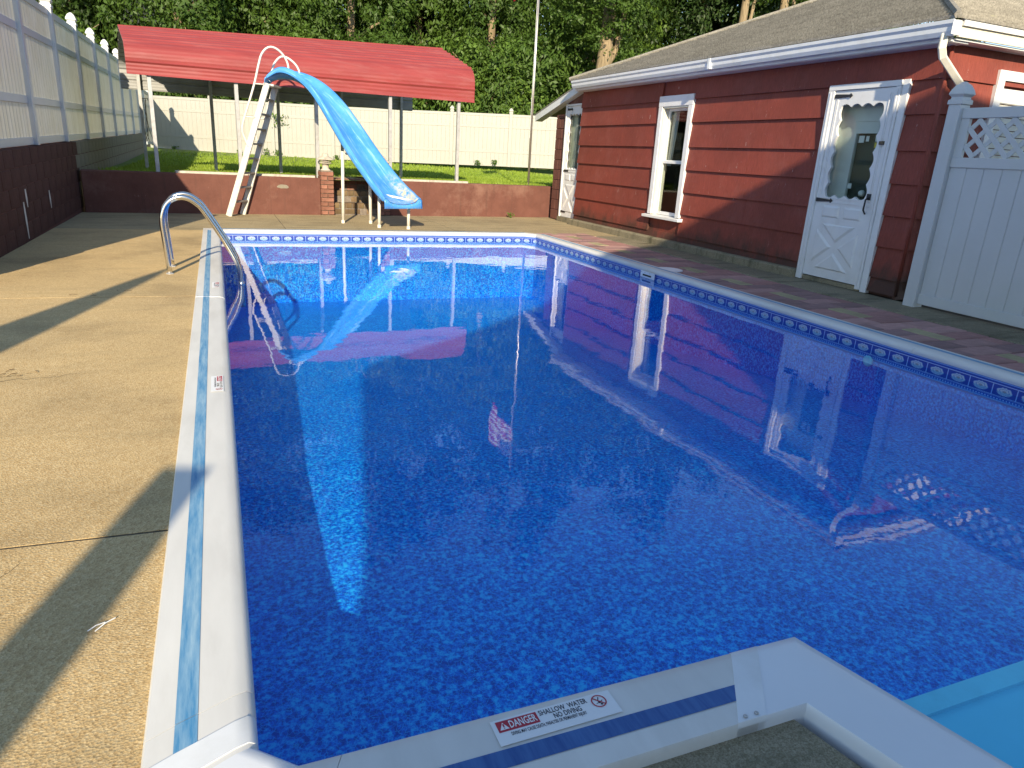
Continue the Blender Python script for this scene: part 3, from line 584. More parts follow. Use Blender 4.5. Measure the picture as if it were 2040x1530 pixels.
def stairs():
    r = thing('brick_steps', 'mossy brick garden steps rising through the gap in the red wall', 'steps')
    nst = 3; rise = 0.205; z = 0.0
    for k in range(nst):
        d0 = 0.06 + 0.27 * k; z0 = rise * k - 0.03; tbox(MB(), S0 + 0.09, S1 - 0.09, d0 + 0.012, d0 + 0.6, z0, rise * (k + 1) - 0.012).build('mortar_bed', 'mortar', r)
        n = 7; ww = (S1 - S0 - 0.2) / n
        m = 'mossbrick' if k < 2 else 'brick'
        for j in range(n):
            put_brick(r, m, S0 + 0.10 + ww * (j + .5), d0 + 0.1, rise * (k + 1) - 0.095, ww - 0.012, 0.20, 0.095)
        n2 = 4; w2 = (S1 - S0 - 0.2) / n2
        for j in range(n2): put_brick(r, m, S0 + 0.10 + w2 * (j + .5), d0 + 0.1, rise * k, w2 - 0.012, 0.18, 0.095)
    tbox(MB(), S0 + 0.09, S1 - 0.09, 0.06 + 0.27 * nst, 1.5, 0.0, WTOP - 0.02).build('landing', 'old_concrete', r)
    for s in (S0 + 0.03, S1 - 0.03): tbox(MB(), s - 0.05, s + 0.05, 0.19, 1.4, -0.03, WTOP).build('cheek_wall', 'redwall', r)
stairs()

# ------------------------------------------------------------------ lawn and hillside
def lawn_z(x, y):
    d = (Vector((x, y)) - WA).dot(WN)
    return float(np.interp(d, [0, 0.4, 3.2, 6, 14, 18, 30, 60, 120], [0.60, 0.60, 0.535, 0.55, 0.72, 0.80, 1.6, 7.0, 24.0]))
def lawn():
    mb = MB(); ds = [0.27, 0.6, 1.2, 2, 3.2, 4.5, 6, 8, 10, 12, 14, 16, 17.5]; ss = np.linspace(-18, 60, 60)
    for d in ds:
        for s in ss:
            p = WA + WD * float(s) + WN * d; mb.v.append((p.x, p.y, lawn_z(p.x, p.y)))
    n = len(ss)
    for i in range(len(ds) - 1):
        for j in range(n - 1):
            sm = 0.5 * (ss[j] + ss[j + 1])
            if i < 3 and S0 - 0.3 < sm < S1 + 0.3: pass
            mb.f.append((i * n + j, i * n + j + 1, (i + 1) * n + j + 1, (i + 1) * n + j))
    tag(mb.build('lawn', 'turf', smooth=True), kind='structure')
    mb = MB(); ds = [17.4, 20, 25, 30, 40, 50, 65, 85, 120, 200]; ss = np.linspace(-160, 220, 60)
    for d in ds:
        for s in ss:
            p = WA + WD * float(s) + WN * d; mb.v.append((p.x, p.y, lawn_z(p.x, p.y) - 0.02 + (0 if d < 18 else 0.5 * math.sin(s * 0.3 + d) * min(1, (d - 18) / 20))))
    n = len(ss)
    for i in range(len(ds) - 1):
        for j in range(n - 1): mb.f.append((i * n + j, i * n + j + 1, (i + 1) * n + j + 1, (i + 1) * n + j))
    tag(mb.build('hillside', 'forest', smooth=True), kind='structure')
    # grass blades
    N = 70000
    d = rng.uniform(0.28, 15.2, N) ** 1.0; d = 0.28 + (d - 0.28) * rng.uniform(0.25, 1, N); s = rng.uniform(-0.2, 14.5, N)
    keep = ~((s > S0 - 0.2) & (s < S1 + 0.2) & (d < 1.5)); d, s = d[keep], s[keep]; N = len(d)
    px = WA.x + WD.x * s + WN.x * d; py = WA.y + WD.y * s + WN.y * d
    keep = px > -1.75; px, py, d = px[keep], py[keep], d[keep]; N = len(d)
    pz = np.interp(d, [0, 0.4, 3.2, 6, 14, 18], [0.60, 0.60, 0.535, 0.55, 0.72, 0.80])
    h = rng.uniform(0.03, 0.075, N) * np.where(d < 0.5, 1.5, 1.0); a = rng.uniform(0, 2 * PI, N); ww = rng.uniform(0.006, 0.014, N) * (1 + d * 0.08); lx, ly = rng.normal(0, 0.025, N), rng.normal(0, 0.025, N)
    V = np.empty((N, 3, 3)); V[:, 0] = np.stack([px - np.cos(a) * ww, py - np.sin(a) * ww, pz - 0.01], 1); V[:, 1] = np.stack([px + np.cos(a) * ww, py + np.sin(a) * ww, pz - 0.01], 1); V[:, 2] = np.stack([px + lx, py + ly, pz + h], 1)
    tag(tri_obj('grass', V.reshape(-1, 3), M['grass']), 'short green grass covering the lawn behind the red wall', 'grass', kind='stuff')
def tri_mesh(name, V, mat, per=3):
    me = bpy.data.meshes.new(name); n = len(V); nf = n // per; me.vertices.add(n); me.vertices.foreach_set('co', np.asarray(V, dtype=np.float32).ravel()); me.loops.add(n); me.loops.foreach_set('vertex_index', np.arange(n, dtype=np.int32))
    me.polygons.add(nf); me.polygons.foreach_set('loop_start', np.arange(0, n, per, dtype=np.int32)); me.materials.append(mat); me.update(calc_edges=True); return me
def tri_obj(name, V, mat, parent=None, per=3): return mesh_obj(name, tri_mesh(name, V, mat, per), parent)
lawn()

# ------------------------------------------------------------------ left block wall and fences
def wall_top(y): return 0.975 + 0.0165 * (y - 8.8)
bw = thing('block_wall', 'stained concrete block wall along the left side under the white fence', 'wall')
def block_wall():
    y0, y1, xf = 6.45, 26.2, -2.0
    MB().hexa([(-2.2, y0 + .02, -0.05), (xf - 0.006, y0 + .02, -0.05), (xf - 0.006, y1 - .02, -0.05), (-2.2, y1 - .02, -0.05), (-2.2, y0 + .02, wall_top(y0) - .03), (xf - 0.006, y0 + .02, wall_top(y0) - .03), (xf - 0.006, y1 - .02, wall_top(y1) - .03), (-2.2, y1 - .02, wall_top(y1) - .03)]).build('mortar_core', 'darkmortar', bw)
    me = {}
    for k in ('redblock', 'greyblock'):
        o = MB().box(-0.21, 0.0, 0.004, 0.396, 0.004, 0.196).build('block', k, None, bevel=0.005); me[k] = o.data; bpy.data.objects.remove(o)
    nrow = 5
    for r in range(nrow):
        y = y0 - (0.2 if r % 2 else 0)
        while y < y1 - 0.2:
            zt = wall_top(y + .2); z = zt - 0.2 * (nrow - r)
            if y >= y0 - 0.01 and not (y > 13.6 and z < 0.35):
                o = mesh_obj('block', me['redblock' if y < 13.0 else 'greyblock'], bw); o.location = (xf + random.uniform(-.002, .002), y, z + 0.0)
            y += 0.4
    for (y, z, h) in ((9.36, .22, .40), (9.52, .45, .2), (10.75, .35, .22)):
        mb = MB(); mb.add([(xf + .004, y, z - h / 2), (xf + .004, y + .03, z - h / 2), (xf + .004, y + 0.05, z), (xf + .004, y + .035, z + h / 2), (xf + .004, y - .02, z + h / 2), (xf + .004, y - .025, z)], [(0, 1, 2, 3, 4, 5)]); mb.build('lime_streak', 'efflor', bw)
    set_origin(bw, (-2.0, 10, 0))
block_wall()

cap_prof = [(0.072, 0.0), (0.072, 0.035), (0.058, 0.045), (0.056, 0.062), (0.076, 0.085), (0.076, 0.092), (0.066, 0.125), (0.045, 0.165), (0.012, 0.195)]
def fence(root, a, b, zf, n, H, mat, secs, rail_h=0.09, first=True, caps=True, pmat='vinyl'):
    """fence bays from a to b (xy), zf(x,y) bottom height, n bays, secs: fractions of H where mid rails sit"""
    a, b = Vector(a), Vector(b); d = (b - a).normalized(); nn = Vector((-d.y, d.x)); L = (b - a).length / n; ang = math.atan2(d.y, d.x)
    def Q(s, o, z): p = a + d * s + nn * o; return (p.x, p.y, z)
    pm = MB().box(-.0635, .0635, -.0635, .0635, 0, H + 0.03).build('post', pmat, None, bevel=0.006); cm = MB().lathe(cap_prof, (0, 0, 0), 4, sq=True).xform(Matrix.Scale(1.0, 4)).build('cap', pmat, None); pme, cme = pm.data, cm.data; bpy.data.objects.remove(pm); bpy.data.objects.remove(cm)
    for k in range(n + 1):
        if k == 0 and not first: continue
        p = a + d * (L * k); z = zf(p.x, p.y); o = mesh_obj('post', pme, root); o.location = (p.x, p.y, z); o.rotation_euler[2] = ang
        if caps: c = mesh_obj('cap', cme, o); c.location = (0, 0, H + 0.03)
    for k in range(n):
        s0, s1 = L * k + 0.064, L * (k + 1) - 0.064; p0, p1 = a + d * s0, a + d * s1; z0, z1 = zf(p0.x, p0.y), zf(p1.x, p1.y)
        def zz(s): return z0 + (z1 - z0) * (s - s0) / (s1 - s0)
        lv = [0.0] + list(secs) + [1.0]
        for j, fr in enumerate(lv):
            c = 0.05 + fr * (H - 0.09); m = MB().hexa([Q(s0, -.022, zz(s0) + c - rail_h / 2), Q(s1, -.022, zz(s1) + c - rail_h / 2), Q(s1, .022, zz(s1) + c - rail_h / 2), Q(s0, .022, zz(s0) + c - rail_h / 2), Q(s0, -.022, zz(s0) + c + rail_h / 2), Q(s1, -.022, zz(s1) + c + rail_h / 2), Q(s1, .022, zz(s1) + c + rail_h / 2), Q(s0, .022, zz(s0) + c + rail_h / 2)]); m.build('rail', pmat, root, bevel=0.004)
        nb = max(6, int((s1 - s0) / 0.15)); wv = (s1 - s0) / nb
        for j in range(len(lv) - 1):
            m = MB(); za = 0.05 + lv[j] * (H - 0.09) + rail_h / 2; zb = 0.05 + lv[j + 1] * (H - 0.09) - rail_h / 2
            # tongue and groove boards with a small V groove between them, one sheet per section
            for q in range(nb):
                t0, t1 = s0 + q * wv, s0 + (q + 1) * wv; g = 0.007
                pr = [(t0, -.004), (t0 + g, -.011), (t1 - g, -.011), (t1, -.004)]
                for u in range(3):
                    (sa, oa), (sb, ob) = pr[u], pr[u + 1]; m.add([Q(sa, oa, zz(sa) + za), Q(sb, ob, zz(sb) + za), Q(sb, ob, zz(sb) + zb), Q(sa, oa, zz(sa) + zb)], [(0, 1, 2, 3)])
            m.build('board_panel', mat, root)
lf = thing('boundary_fence', 'tall white vinyl fence standing on the block wall at left', 'fence')
fence(lf, (-2.08, 6.55), (-2.08, 27.35), lambda x, y: wall_top(y) + 0.0, 10, 1.78, 'tvinyl', (0.28, 0.76))
set_origin(lf, (-2.08, 10, 0.98))
bf = thing('back_fence', 'cream sunlit vinyl fence across the far side of the lawn', 'fence')
FA, FB = (-2.08, 30.0), (16.5, 23.45)
def bf_z(x, y): return float(np.interp(x, [-2, 5, 10, 17], [0.71, 0.73, 0.82, 0.9]))
fence(bf, FA, FB, bf_z, 9, 1.86, 'vinyl_dimmed', (0.27, 0.77), pmat='vinyl_dimmed')
set_origin(bf, (4, 28, 0.7))
cf = thing('corner_fence', 'short return of white fence in the far left corner by the wires', 'fence')
fence(cf, (-2.08, 27.35), (-2.08, 29.9), lambda x, y: 0.9, 1, 1.75, 'tvinyl', (0.28, 0.76), first=False); set_origin(cf, (-2.08, 28.6, 0.9))

# wire bundle hanging at the end of the left fence
def wires():
    r = thing('wire_bundle', 'loops of old wire hanging at the far end of the left fence', 'wire')
    for k in range(5):
        x = -1.95 + 0.02 * k; y = 25.6 + random.uniform(0, .5); top = 2.25 + random.uniform(-.05, .05); sp = random.uniform(.15, .5)
        pts = [(x + 0.12 * math.sin(t * 3 + k) * t, y + sp * t + 0.1 * k * t, top - (1.25 * t) + 0.05 * math.sin(6 * t)) for t in np.linspace(0, 1, 12)]
        MB().tube(pts, 0.008, 6).build('strand', 'wire', r, smooth=True)
    MB().tube([(-1.99, 25.45, 2.25), (-1.80, 25.6, 2.28), (-1.82, 26.0, 2.24)], 0.012, 6).build('hook', 'wire', r)
wires()

# ------------------------------------------------------------------ carport
def carport():
    r = thing('carport', 'long open carport with a red ribbed metal roof on thin posts', 'carport')
    c0 = Vector((-1.19, 13.27)); s_off = (c0 - WA).dot(WD); d_off = (c0 - WA).dot(WN); Lc = 6.08; zl = 0.0
    key = [(0.0, 2.12), (0.0, 2.46), (0.035, 2.56), (0.10, 2.64), (0.20, 2.70), (1.65, 3.13), (3.10, 2.70), (3.20, 2.64), (3.265, 2.56), (3.30, 2.46), (3.30, 2.05)]
    def prof(off):
        pts = []
        for i in range(len(key) - 1):
            a, b = Vector(key[i]), Vector(key[i + 1]); t = (b - a).normalized(); n = Vector((-t.y, t.x)); L = (b - a).length; m = max(1, int(L / 0.03))
            for k in range(m):
                f = k / m; p = a + (b - a) * f; big = 0.018 if (int((f * L) / 0.03) % 7 in (0,)) and L > 0.3 else 0.0; rib = 0.004 if k % 2 else 0.0
                pts.append(p + n * (off + big + rib))
        pts.append(Vector(key[-1]) + Vector((0.0, 0))); return pts
    for nm, off, mt in (('roof_sheet', 0.0, 'redmetal'), ('ceiling_sheet', -0.012, 'greymetal')):
        pr = prof(off); mb = MB(); segs = 8
        for k in range(segs + 1):
            s = Lc * k / segs; zs = 0.018 * s / 1.0 * (1 if nm else 1)
            for p in pr: mb.v.append(T(s_off + s, d_off + p.x, 2.10 + 0.012 * s + (p.y - 2.12) * (0.86 + 0.042 * s)))
        n = len(pr)
        for k in range(segs):
            for i in range(n - 1): mb.f.append((k * n + i, k * n + i + 1, (k + 1) * n + i + 1, (k + 1) * n + i))
        mb.build(nm, mt, r)
    for s in (0.31, 1.62, 2.96, 4.35, 5.77):
        for d, z0 in ((0.06, WTOP - 0.01), (3.22, 0.52)):
            zt = 2.36 + 0.03 * s; MB().hexa([T(s_off + s - .03, d_off + d - .03, z0), T(s_off + s + .03, d_off + d - .03, z0), T(s_off + s + .03, d_off + d + .03, z0), T(s_off + s - .03, d_off + d + .03, z0), T(s_off + s - .03, d_off + d - .03, zt), T(s_off + s + .03, d_off + d - .03, zt), T(s_off + s + .03, d_off + d + .03, zt), T(s_off + s - .03, d_off + d + .03, zt)]).build('post', 'galv', r, bevel=0.004)
        pts = [T(s_off + s, d_off + p[0] + (0.05 if p[0] < 1.6 else -0.05), 2.06 + 0.012 * s + (p[1] - 2.12) * (0.86 + 0.042 * s)) for p in key[2:9]]
        MB().tube(pts, 0.028, 4).build('rafter', 'galv', r)
    q = MB(); q.bar(T(s_off + .2, d_off + 3.22, 0.535), T(s_off + 5.85, d_off + 3.22, 0.535), .06, .05); q.build('base_rail', 'galv', r)
    set_origin(r, T(s_off + 3, d_off + 1.6, 0.6))
carport()

# ------------------------------------------------------------------ flagpole and flag
fp = thing('flagpole', 'thin metal flagpole rising from the lawn edge beside the shed', 'flagpole')
MB().tube([(6.275, 14.4, 0.5), (6.262, 14.4, 2.6), (6.255, 14.4, 5.9)], [0.026, 0.024, 0.017], 12).build('shaft', 'flagmetal', fp, smooth=True)
MB().lathe([(0.005, 0), (0.035, 0.02), (0.045, 0.045), (0.035, 0.07), (0.004, 0.09)], (6.255, 14.4, 5.89), 14).build('finial', 'flagmetal', fp, smooth=True)
MB().tube([(6.23, 14.372, 1.6), (6.222, 14.372, 3.5), (6.215, 14.374, 5.8)], 0.004, 5).build('halyard', 'white', fp); set_origin(fp, (6.275, 14.4, 0.6))
def flag():
    me = bpy.data.meshes.new('flag'); nu, nv = 26, 14; vs = []; uv = []
    for j in range(nv):
        for i in range(nu):
            u, v_ = i / (nu - 1), j / (nv - 1); drop = 0.62 * u ** 1.1 + 0.10 * u * (1 - v_); xx = 6.235 - 0.52 * (1 - (1 - u) ** 1.3); vs.append((xx + 0.04 * math.sin(9 * u + 3 * v_), 14.40 + 0.09 * math.sin(13 * u + 2 * v_) * min(1, u * 4), 5.70 - 0.85 * (1 - v_) - drop)); uv.append((u, v_))
    fs = [(j * nu + i, j * nu + i + 1, (j + 1) * nu + i + 1, (j + 1) * nu + i) for j in range(nv - 1) for i in range(nu - 1)]
    me.from_pydata(vs, [], fs); ul = me.uv_layers.new(name='UVMap')
    for l in me.loops: ul.data[l.index].uv = uv[l.vertex_index]
    me.materials.append(M['flag']); me.polygons.foreach_set('use_smooth', [True] * len(fs)); o = mesh_obj('flag', me); sm = o.modifiers.new('thick', 'SOLIDIFY'); sm.thickness = 0.003
    tag(o, 'red and white striped flag with blue canton mirrored in the water under the flagpole', 'flag')
flag()

# ------------------------------------------------------------------ shed
shed = thing('shed', 'long red-sided outbuilding with grey shingle roof and white gutter at right', 'building')
XW = 6.5
COURSES = [0.0, 0.185, 0.511, 0.833, 1.155, 1.48, 1.825, 2.145, 2.47]
D1 = (5.54, 6.47, 2.145); WIN = (9.05, 9.92, 0.43, 2.215); D2 = (12.56, 13.33, 2.235)
def shed_build():
    # core with openings
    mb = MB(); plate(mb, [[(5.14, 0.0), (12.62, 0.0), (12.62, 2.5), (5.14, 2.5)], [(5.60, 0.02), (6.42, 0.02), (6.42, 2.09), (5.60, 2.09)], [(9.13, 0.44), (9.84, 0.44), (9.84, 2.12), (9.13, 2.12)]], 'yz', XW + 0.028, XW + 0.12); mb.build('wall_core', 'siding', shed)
    mb = MB(); mb.box(6.53, 13.2, 5.145, 5.24, 0, 2.5); mb.build('front_wall_core', 'siding', shed)
    MB().box(6.56, 13.2, 12.5, 12.6, 0, 2.5).build('rear_wall_core', 'siding', shed)
    MB().box(6.4, 6.53, 6.5, 12.6, -0.06, 0.10).build('foundation', 'kerb', shed, bevel=0.02)
    # lapped courses, one board per run
    def lap(ya, yb, z0, z1, px0=XW, nm='siding_course'):
        zt = z1 + 0.02; yb2 = yb
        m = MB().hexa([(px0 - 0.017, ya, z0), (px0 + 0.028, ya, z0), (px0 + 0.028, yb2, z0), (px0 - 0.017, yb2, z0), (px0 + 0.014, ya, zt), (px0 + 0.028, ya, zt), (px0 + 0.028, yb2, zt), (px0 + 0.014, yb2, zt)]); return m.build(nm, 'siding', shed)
    for k in range(len(COURSES) - 1):
        z0, z1 = COURSES[k], COURSES[k + 1]
        holes = []
        if z0 < D1[2] - 0.02: holes.append((5.50, 6.50))
        if z1 > WIN[2] and z0 < WIN[3] - .02: holes.append((9.06, 9.90))
        edges = [5.11]
        for a, b in holes: edges += [a, b]
        edges.append(12.585)
        for i in range(0, len(edges), 2):
            a, b = edges[i], edges[i + 1]
            while b - a > 1.9:
                c = a + random.uniform(0.9, 1.3); lap(a, c - 0.0025, z0 if k else 0.03, z1); a = c
            if b - a > 0.02: lap(a, b, z0 if k else 0.03, z1)
    # front face courses, facing the camera
    for k in range(len(COURSES) - 1):
        z0, z1 = COURSES[k], COURSES[k + 1]; zt = z1 + .02
        for xa, xb in ((6.49, 7.20), (8.35, 13.0)) if 0.5 < z0 < 2.1 else ((6.49, 13.0),):
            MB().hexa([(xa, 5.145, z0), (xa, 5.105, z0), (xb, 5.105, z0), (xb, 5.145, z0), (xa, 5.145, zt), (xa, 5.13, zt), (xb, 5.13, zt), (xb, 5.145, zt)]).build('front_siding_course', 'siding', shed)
    # front window: white casing with blinds
    fw = MB(); plate(fw, [[(7.20, 0.85), (8.35, 0.85), (8.35, 2.28), (7.20, 2.28)], [(7.30, 0.95), (8.25, 0.95), (8.25, 2.19), (7.30, 2.19)]], 'xz', 5.085, 5.14); fwo = fw.build('front_window', 'white', shed)
    MB().box(7.30, 8.25, 5.10, 5.13, 1.98, 2.12).build('awning_roll', 'white', fwo, bevel=0.01)
    for k in range(17): MB().box(7.31, 8.24, 5.118, 5.135, 0.96 + 0.06 * k, 1.012 + 0.06 * k).build('slat', 'old_white', fwo)
    # fascia / soffit / gutter
    MB().box(6.30, 6.325, 4.99, 12.53, 2.43, 2.60).build('fascia', 'alu_white', shed)
    MB().box(6.326, 6.53, 4.99, 12.53, 2.425, 2.44).build('soffit', 'alu_white', shed)
    gp = [(6.298, 2.585), (6.298, 2.47), (6.235, 2.462), (6.215, 2.50), (6.212, 2.535), (6.195, 2.560), (6.192, 2.592), (6.200, 2.592), (6.203, 2.565), (6.22, 2.54), (6.224, 2.505), (6.24, 2.474), (6.288, 2.48), (6.29, 2.585)]
    plate(MB(), [gp], 'xz', 4.93, 12.52).build('gutter', 'alu_white', shed)
    MB().box(6.193, 6.30, 4.925, 4.929, 2.47, 2.59).build('gutter_end_cap', 'alu_white', shed)
    for y in (8.4,): MB().box(6.188, 6.30, y, y + 0.05, 2.463, 2.594).build('gutter_joint', 'alu_white', shed)
    # front (near) eave boards
    MB().box(6.31, 13, 4.935, 4.96, 2.46, 2.61).build('fascia', 'cream', shed); MB().box(6.32, 13, 4.91, 4.934, 2.55, 2.63).build('drip_edge', 'white', shed); MB().box(6.33, 13, 4.965, 5.14, 2.44, 2.455).build('soffit', 'alu_white', shed)
    # hip roof as stepped shingle courses
    pit = 0.425; run_ = 3.6
    def roof_side(kind):
        mb = MB(); n = 32
        for k in range(n):
            o0, o1 = run_ * k / n, run_ * (k + 1) / n; z0, z1 = 2.60 + pit * o0 + 0.028, 2.60 + pit * o1 + 0.004; zl = z0 - 0.028
            def ring(o):
                return [(6.20 + o, 4.90 + o), (6.20 + o, 12.60 - o), (13.4 - o, 12.60 - o), (13.4 - o, 4.90 + o)]
            A, B = ring(o0), ring(o1); i = {'pool': 0, 'far': 1, 'near': 3}[kind]; j = (i + 1) % 4
            a0, a1, b0, b1 = A[i], A[j], B[i], B[j]
            mb.add([(*a0, zl), (*a1, zl), (*a1, z0), (*a0, z0), (*b1, z1), (*b0, z1)], [(0, 1, 2, 3), (3, 2, 4, 5)])
        o = mb.build('roof_shingles', 'shingle', shed); return o
    for k in ('pool', 'far', 'near'): roof_side(k)
    for (p, q) in (((6.20, 4.90), (9.8, 8.5)), ((6.20, 12.60), (9.8, 9.0))):
        mb = MB(); mb.tube([(p[0], p[1], 2.625), (q[0], q[1], 2.625 + pit * 3.6)], 0.035, 6); mb.build('hip_cap', 'shingle', shed)
    # downspout
    path = [(6.25, 5.03, 2.49), (6.25, 5.03, 2.37), (6.29, 5.035, 2.30), (6.62, 5.05, 2.10), (6.675, 5.055, 2.03), (6.68, 5.06, 1.9), (6.68, 5.06, 0.1)]
    mb = MB(); mb.tube(path, 0.046, 4); mb.build('downspout', 'old_white', shed, bevel=0.008)
    # corner board shingles' rounded corner
    MB().tube([(6.495, 5.115, 0.03), (6.495, 5.115, 2.44)], 0.018, 8).build('corner_bead', 'siding', shed, smooth=True)
    # lean-to at the far end
    mb = MB(); plate(mb, [[(12.62, 0.0), (13.82, 0.0), (13.82, 2.05), (12.62, 2.45)], [(12.63, 0.05), (13.28, 0.05), (13.28, 2.2), (12.63, 2.2)]], 'yz', 6.57, 6.72); 
    for (ya, yb, za, zb) in ((12.6, 13.33, 2.237, 2.47),): MB().box(6.57, 6.72, ya, yb, za, zb).build('lean_to_lintel', 'redwall', shed)
    for r in range(11):
        for c in range(2):
            y = 13.335 + (0.0 if c == 0 else (0.28 if r % 2 else 0.18)); y2 = 13.335 + ((0.275 if r % 2 else 0.175) if c == 0 else 0.47)
            z0 = 0.2 * r; z1 = min(z0 + 0.192, 2.07)
            if z1 > z0: MB().box(6.57, 6.76, y, y2, z0, z1).build('block', 'redwall', shed, bevel=0.006)
    MB().box(6.585, 6.75, 13.335, 13.80, 0, 2.05).build('block_core', 'darkmortar', shed)
    MB().box(6.72, 10.5, 13.70, 13.79, 0, 2.0).build('lean_to_end_wall', 'redwall', shed)
    k = MB(); k.hexa([(6.44, 12.5, 2.47), (6.47, 12.5, 2.47), (6.47, 14.62, 1.95), (6.44, 14.62, 1.95), (6.44, 12.5, 2.60), (6.47, 12.5, 2.60), (6.47, 14.62, 2.08), (6.44, 14.62, 2.08)]); k.build('rake_board', 'alu_white', shed)
    k = MB(); k.hexa([(6.43, 12.45, 2.61), (10.5, 12.45, 2.61), (10.5, 14.66, 2.07), (6.43, 14.66, 2.07), (6.43, 12.45, 2.63), (10.5, 12.45, 2.63), (10.5, 14.66, 2.09), (6.43, 14.66, 2.09)]); k.build('lean_to_roof', 'shingle', shed)
    k = MB(); k.hexa([(6.472, 12.55, 2.455), (6.6, 12.55, 2.455), (6.6, 14.6, 1.952), (6.472, 14.6, 1.952), (6.472, 12.55, 2.465), (6.6, 12.55, 2.465), (6.6, 14.6, 1.962), (6.472, 14.6, 1.962)]); k.build('lean_to_soffit', 'alu_white', shed)
    MB().box(6.80, 13.2, 5.3, 12.4, -0.02, 0.0).build('floor_boards', 'dark', shed)
    MB().box(8.2, 8.25, 5.3, 12.4, 0, 2.4).build('inner_partition', 'dark', shed)
shed_build()
def scallop(y0, y1, z0, z1, ny, nz, amp):
    """scalloped opening outline in the yz plane"""
    pts = []
    def side(a, b, n, nrm, m=8):
        a, b = Vector(a), Vector(b)
        for i in range(n):
            for k in range(m):
                t = (i + k / m) / n; p = a + (b - a) * t; bulge = amp * abs(math.sin(PI * (t * n))); pts.append(tuple(p - Vector(nrm) * (amp - bulge)))
    side((y0, z0), (y1, z0), ny, (0, -1)); side((y1, z0), (y1, z1), nz, (1, 0)); side((y1, z1), (y0, z1), ny, (0, 1)); side((y0, z1), (y0, z0), nz, (-1, 0)); return pts
def storm_door(X, ya, yb, z0, z1, hinge_high_y, name, handle=True):
    """crossbuck storm door leaf in the plane x = X, facing -x"""
    W = yb - ya; d = MB(); zm = z0 + 0.42 * (z1 - z0)
    hole = scallop(ya + 0.13 * W, yb - 0.13 * W, zm + 0.045, z1 - 0.14, 4, 6, 0.032)
    plate(d, [[(ya, z0), (yb, z0), (yb, z1), (ya, z1)], hole], 'yz', X, X + 0.03); leaf = d.build(name, 'white', shed)
    MB().box(X + 0.033, X + 0.037, ya + 0.06, yb - 0.06, zm + 0.02, z1 - 0.08).build('pane', 'glass', leaf)
    # mouldings around the glass and mid rail lines
    for a in (0.035, 0.055):
        for (p, q, r_, s) in ((ya + a, ya + a + .008, zm + .03, z1 - .05), (yb - a - .008, yb - a, zm + .03, z1 - .05)): MB().box(X - 0.006, X - 0.0005, p, q, r_, s).build('moulding', 'white', leaf)
    for zz in (zm - 0.01, zm + 0.035): MB().box(X - 0.007, X - 0.0005, ya + .03, yb - .03, zz, zz + .008).build('moulding', 'white', leaf)
    # two small raised panels
    zp0, zp1 = zm - 0.175, zm - 0.045
    for k in range(2):
        p = ya + W * (0.14 + 0.39 * k); q = p + W * 0.31
        f = MB(); f.hexa([(X, p, zp0), (X, q, zp0), (X, q, zp1), (X, p, zp1), (X - .012, p + .022, zp0 + .02), (X - .012, q - .022, zp0 + .02), (X - .012, q - .022, zp1 - .02), (X - .012, p + .022, zp1 - .02)]); f.build('raised_panel', 'white', leaf)
    # crossbuck: four raised triangles
    c0, c1, e0, e1 = ya + 0.12 * W, yb - 0.12 * W, z0 + 0.10, zp0 - 0.07; cy, cz = (c0 + c1) / 2, (e0 + e1) / 2; g = 0.055
    for tri in ([(c0 + g, e0), (c1 - g, e0), (cy, cz - g)], [(c0 + g, e1), (cy, cz + g), (c1 - g, e1)], [(c0, e0 + g), (cy - g * .8, cz), (c0, e1 - g)], [(c1, e0 + g), (c1, e1 - g), (cy + g * .8, cz)]):
        cen = (sum(p[0] for p in tri) / 3, sum(p[1] for p in tri) / 3); inn = [(p[0] + (cen[0] - p[0]) * .25, p[1] + (cen[1] - p[1]) * .25) for p in tri]
        f = MB(); f.add([(X, *p) for p in tri] + [(X - .014, *p) for p in inn], [(0, 1, 4, 3), (1, 2, 5, 4), (2, 0, 3, 5), (3, 4, 5)]); f.build('crossbuck_panel', 'white', leaf)
    # strap hinges
    for zz in ((z1 - 0.055, zm + 0.012, z0 + 0.10) if not handle else (z1 - 0.055, zm + 0.012)):
        hy = hinge_high_y; sgn = -1
        f = MB(); plate(f, [[(hy, zz - .022), (hy + sgn * .24 * W / .93, zz - .012), (hy + sgn * .25 * W / .93, zz - .026), (hy + sgn * .285 * W / .93, zz), (hy + sgn * .25 * W / .93, zz + .026), (hy + sgn * .24 * W / .93, zz + .012), (hy, zz + .022)]], 'yz', X - 0.013, X - 0.006); f.build('strap_hinge', 'black', leaf)
    if handle:
        hy = ya + 0.055
        h = MB().tube([(X - .006, hy, zm + 0.08), (X - .05, hy, zm + 0.06), (X - .055, hy, zm - 0.05), (X - .01, hy + .01, zm - 0.09)], 0.009, 8).build('pull_handle', 'black', leaf, smooth=True); MB().box(X - .012, X - .002, hy - .02, hy + .03, zm + .055, zm + .12).build('latch_plate', 'black', h)
        MB().box(X - .03, X - .002, ya + .0, ya + .06, zm + 0.62, zm + 0.655).build('catch', 'wire', leaf, bevel=0.004)
    return leaf
storm_door(XW - 0.026, 5.62, 6.41, 0.06, 2.095, 6.40, 'door'); storm_door(6.555, 12.60, 13.29, 0.09, 2.205, 13.27, 'far_door', handle=False)
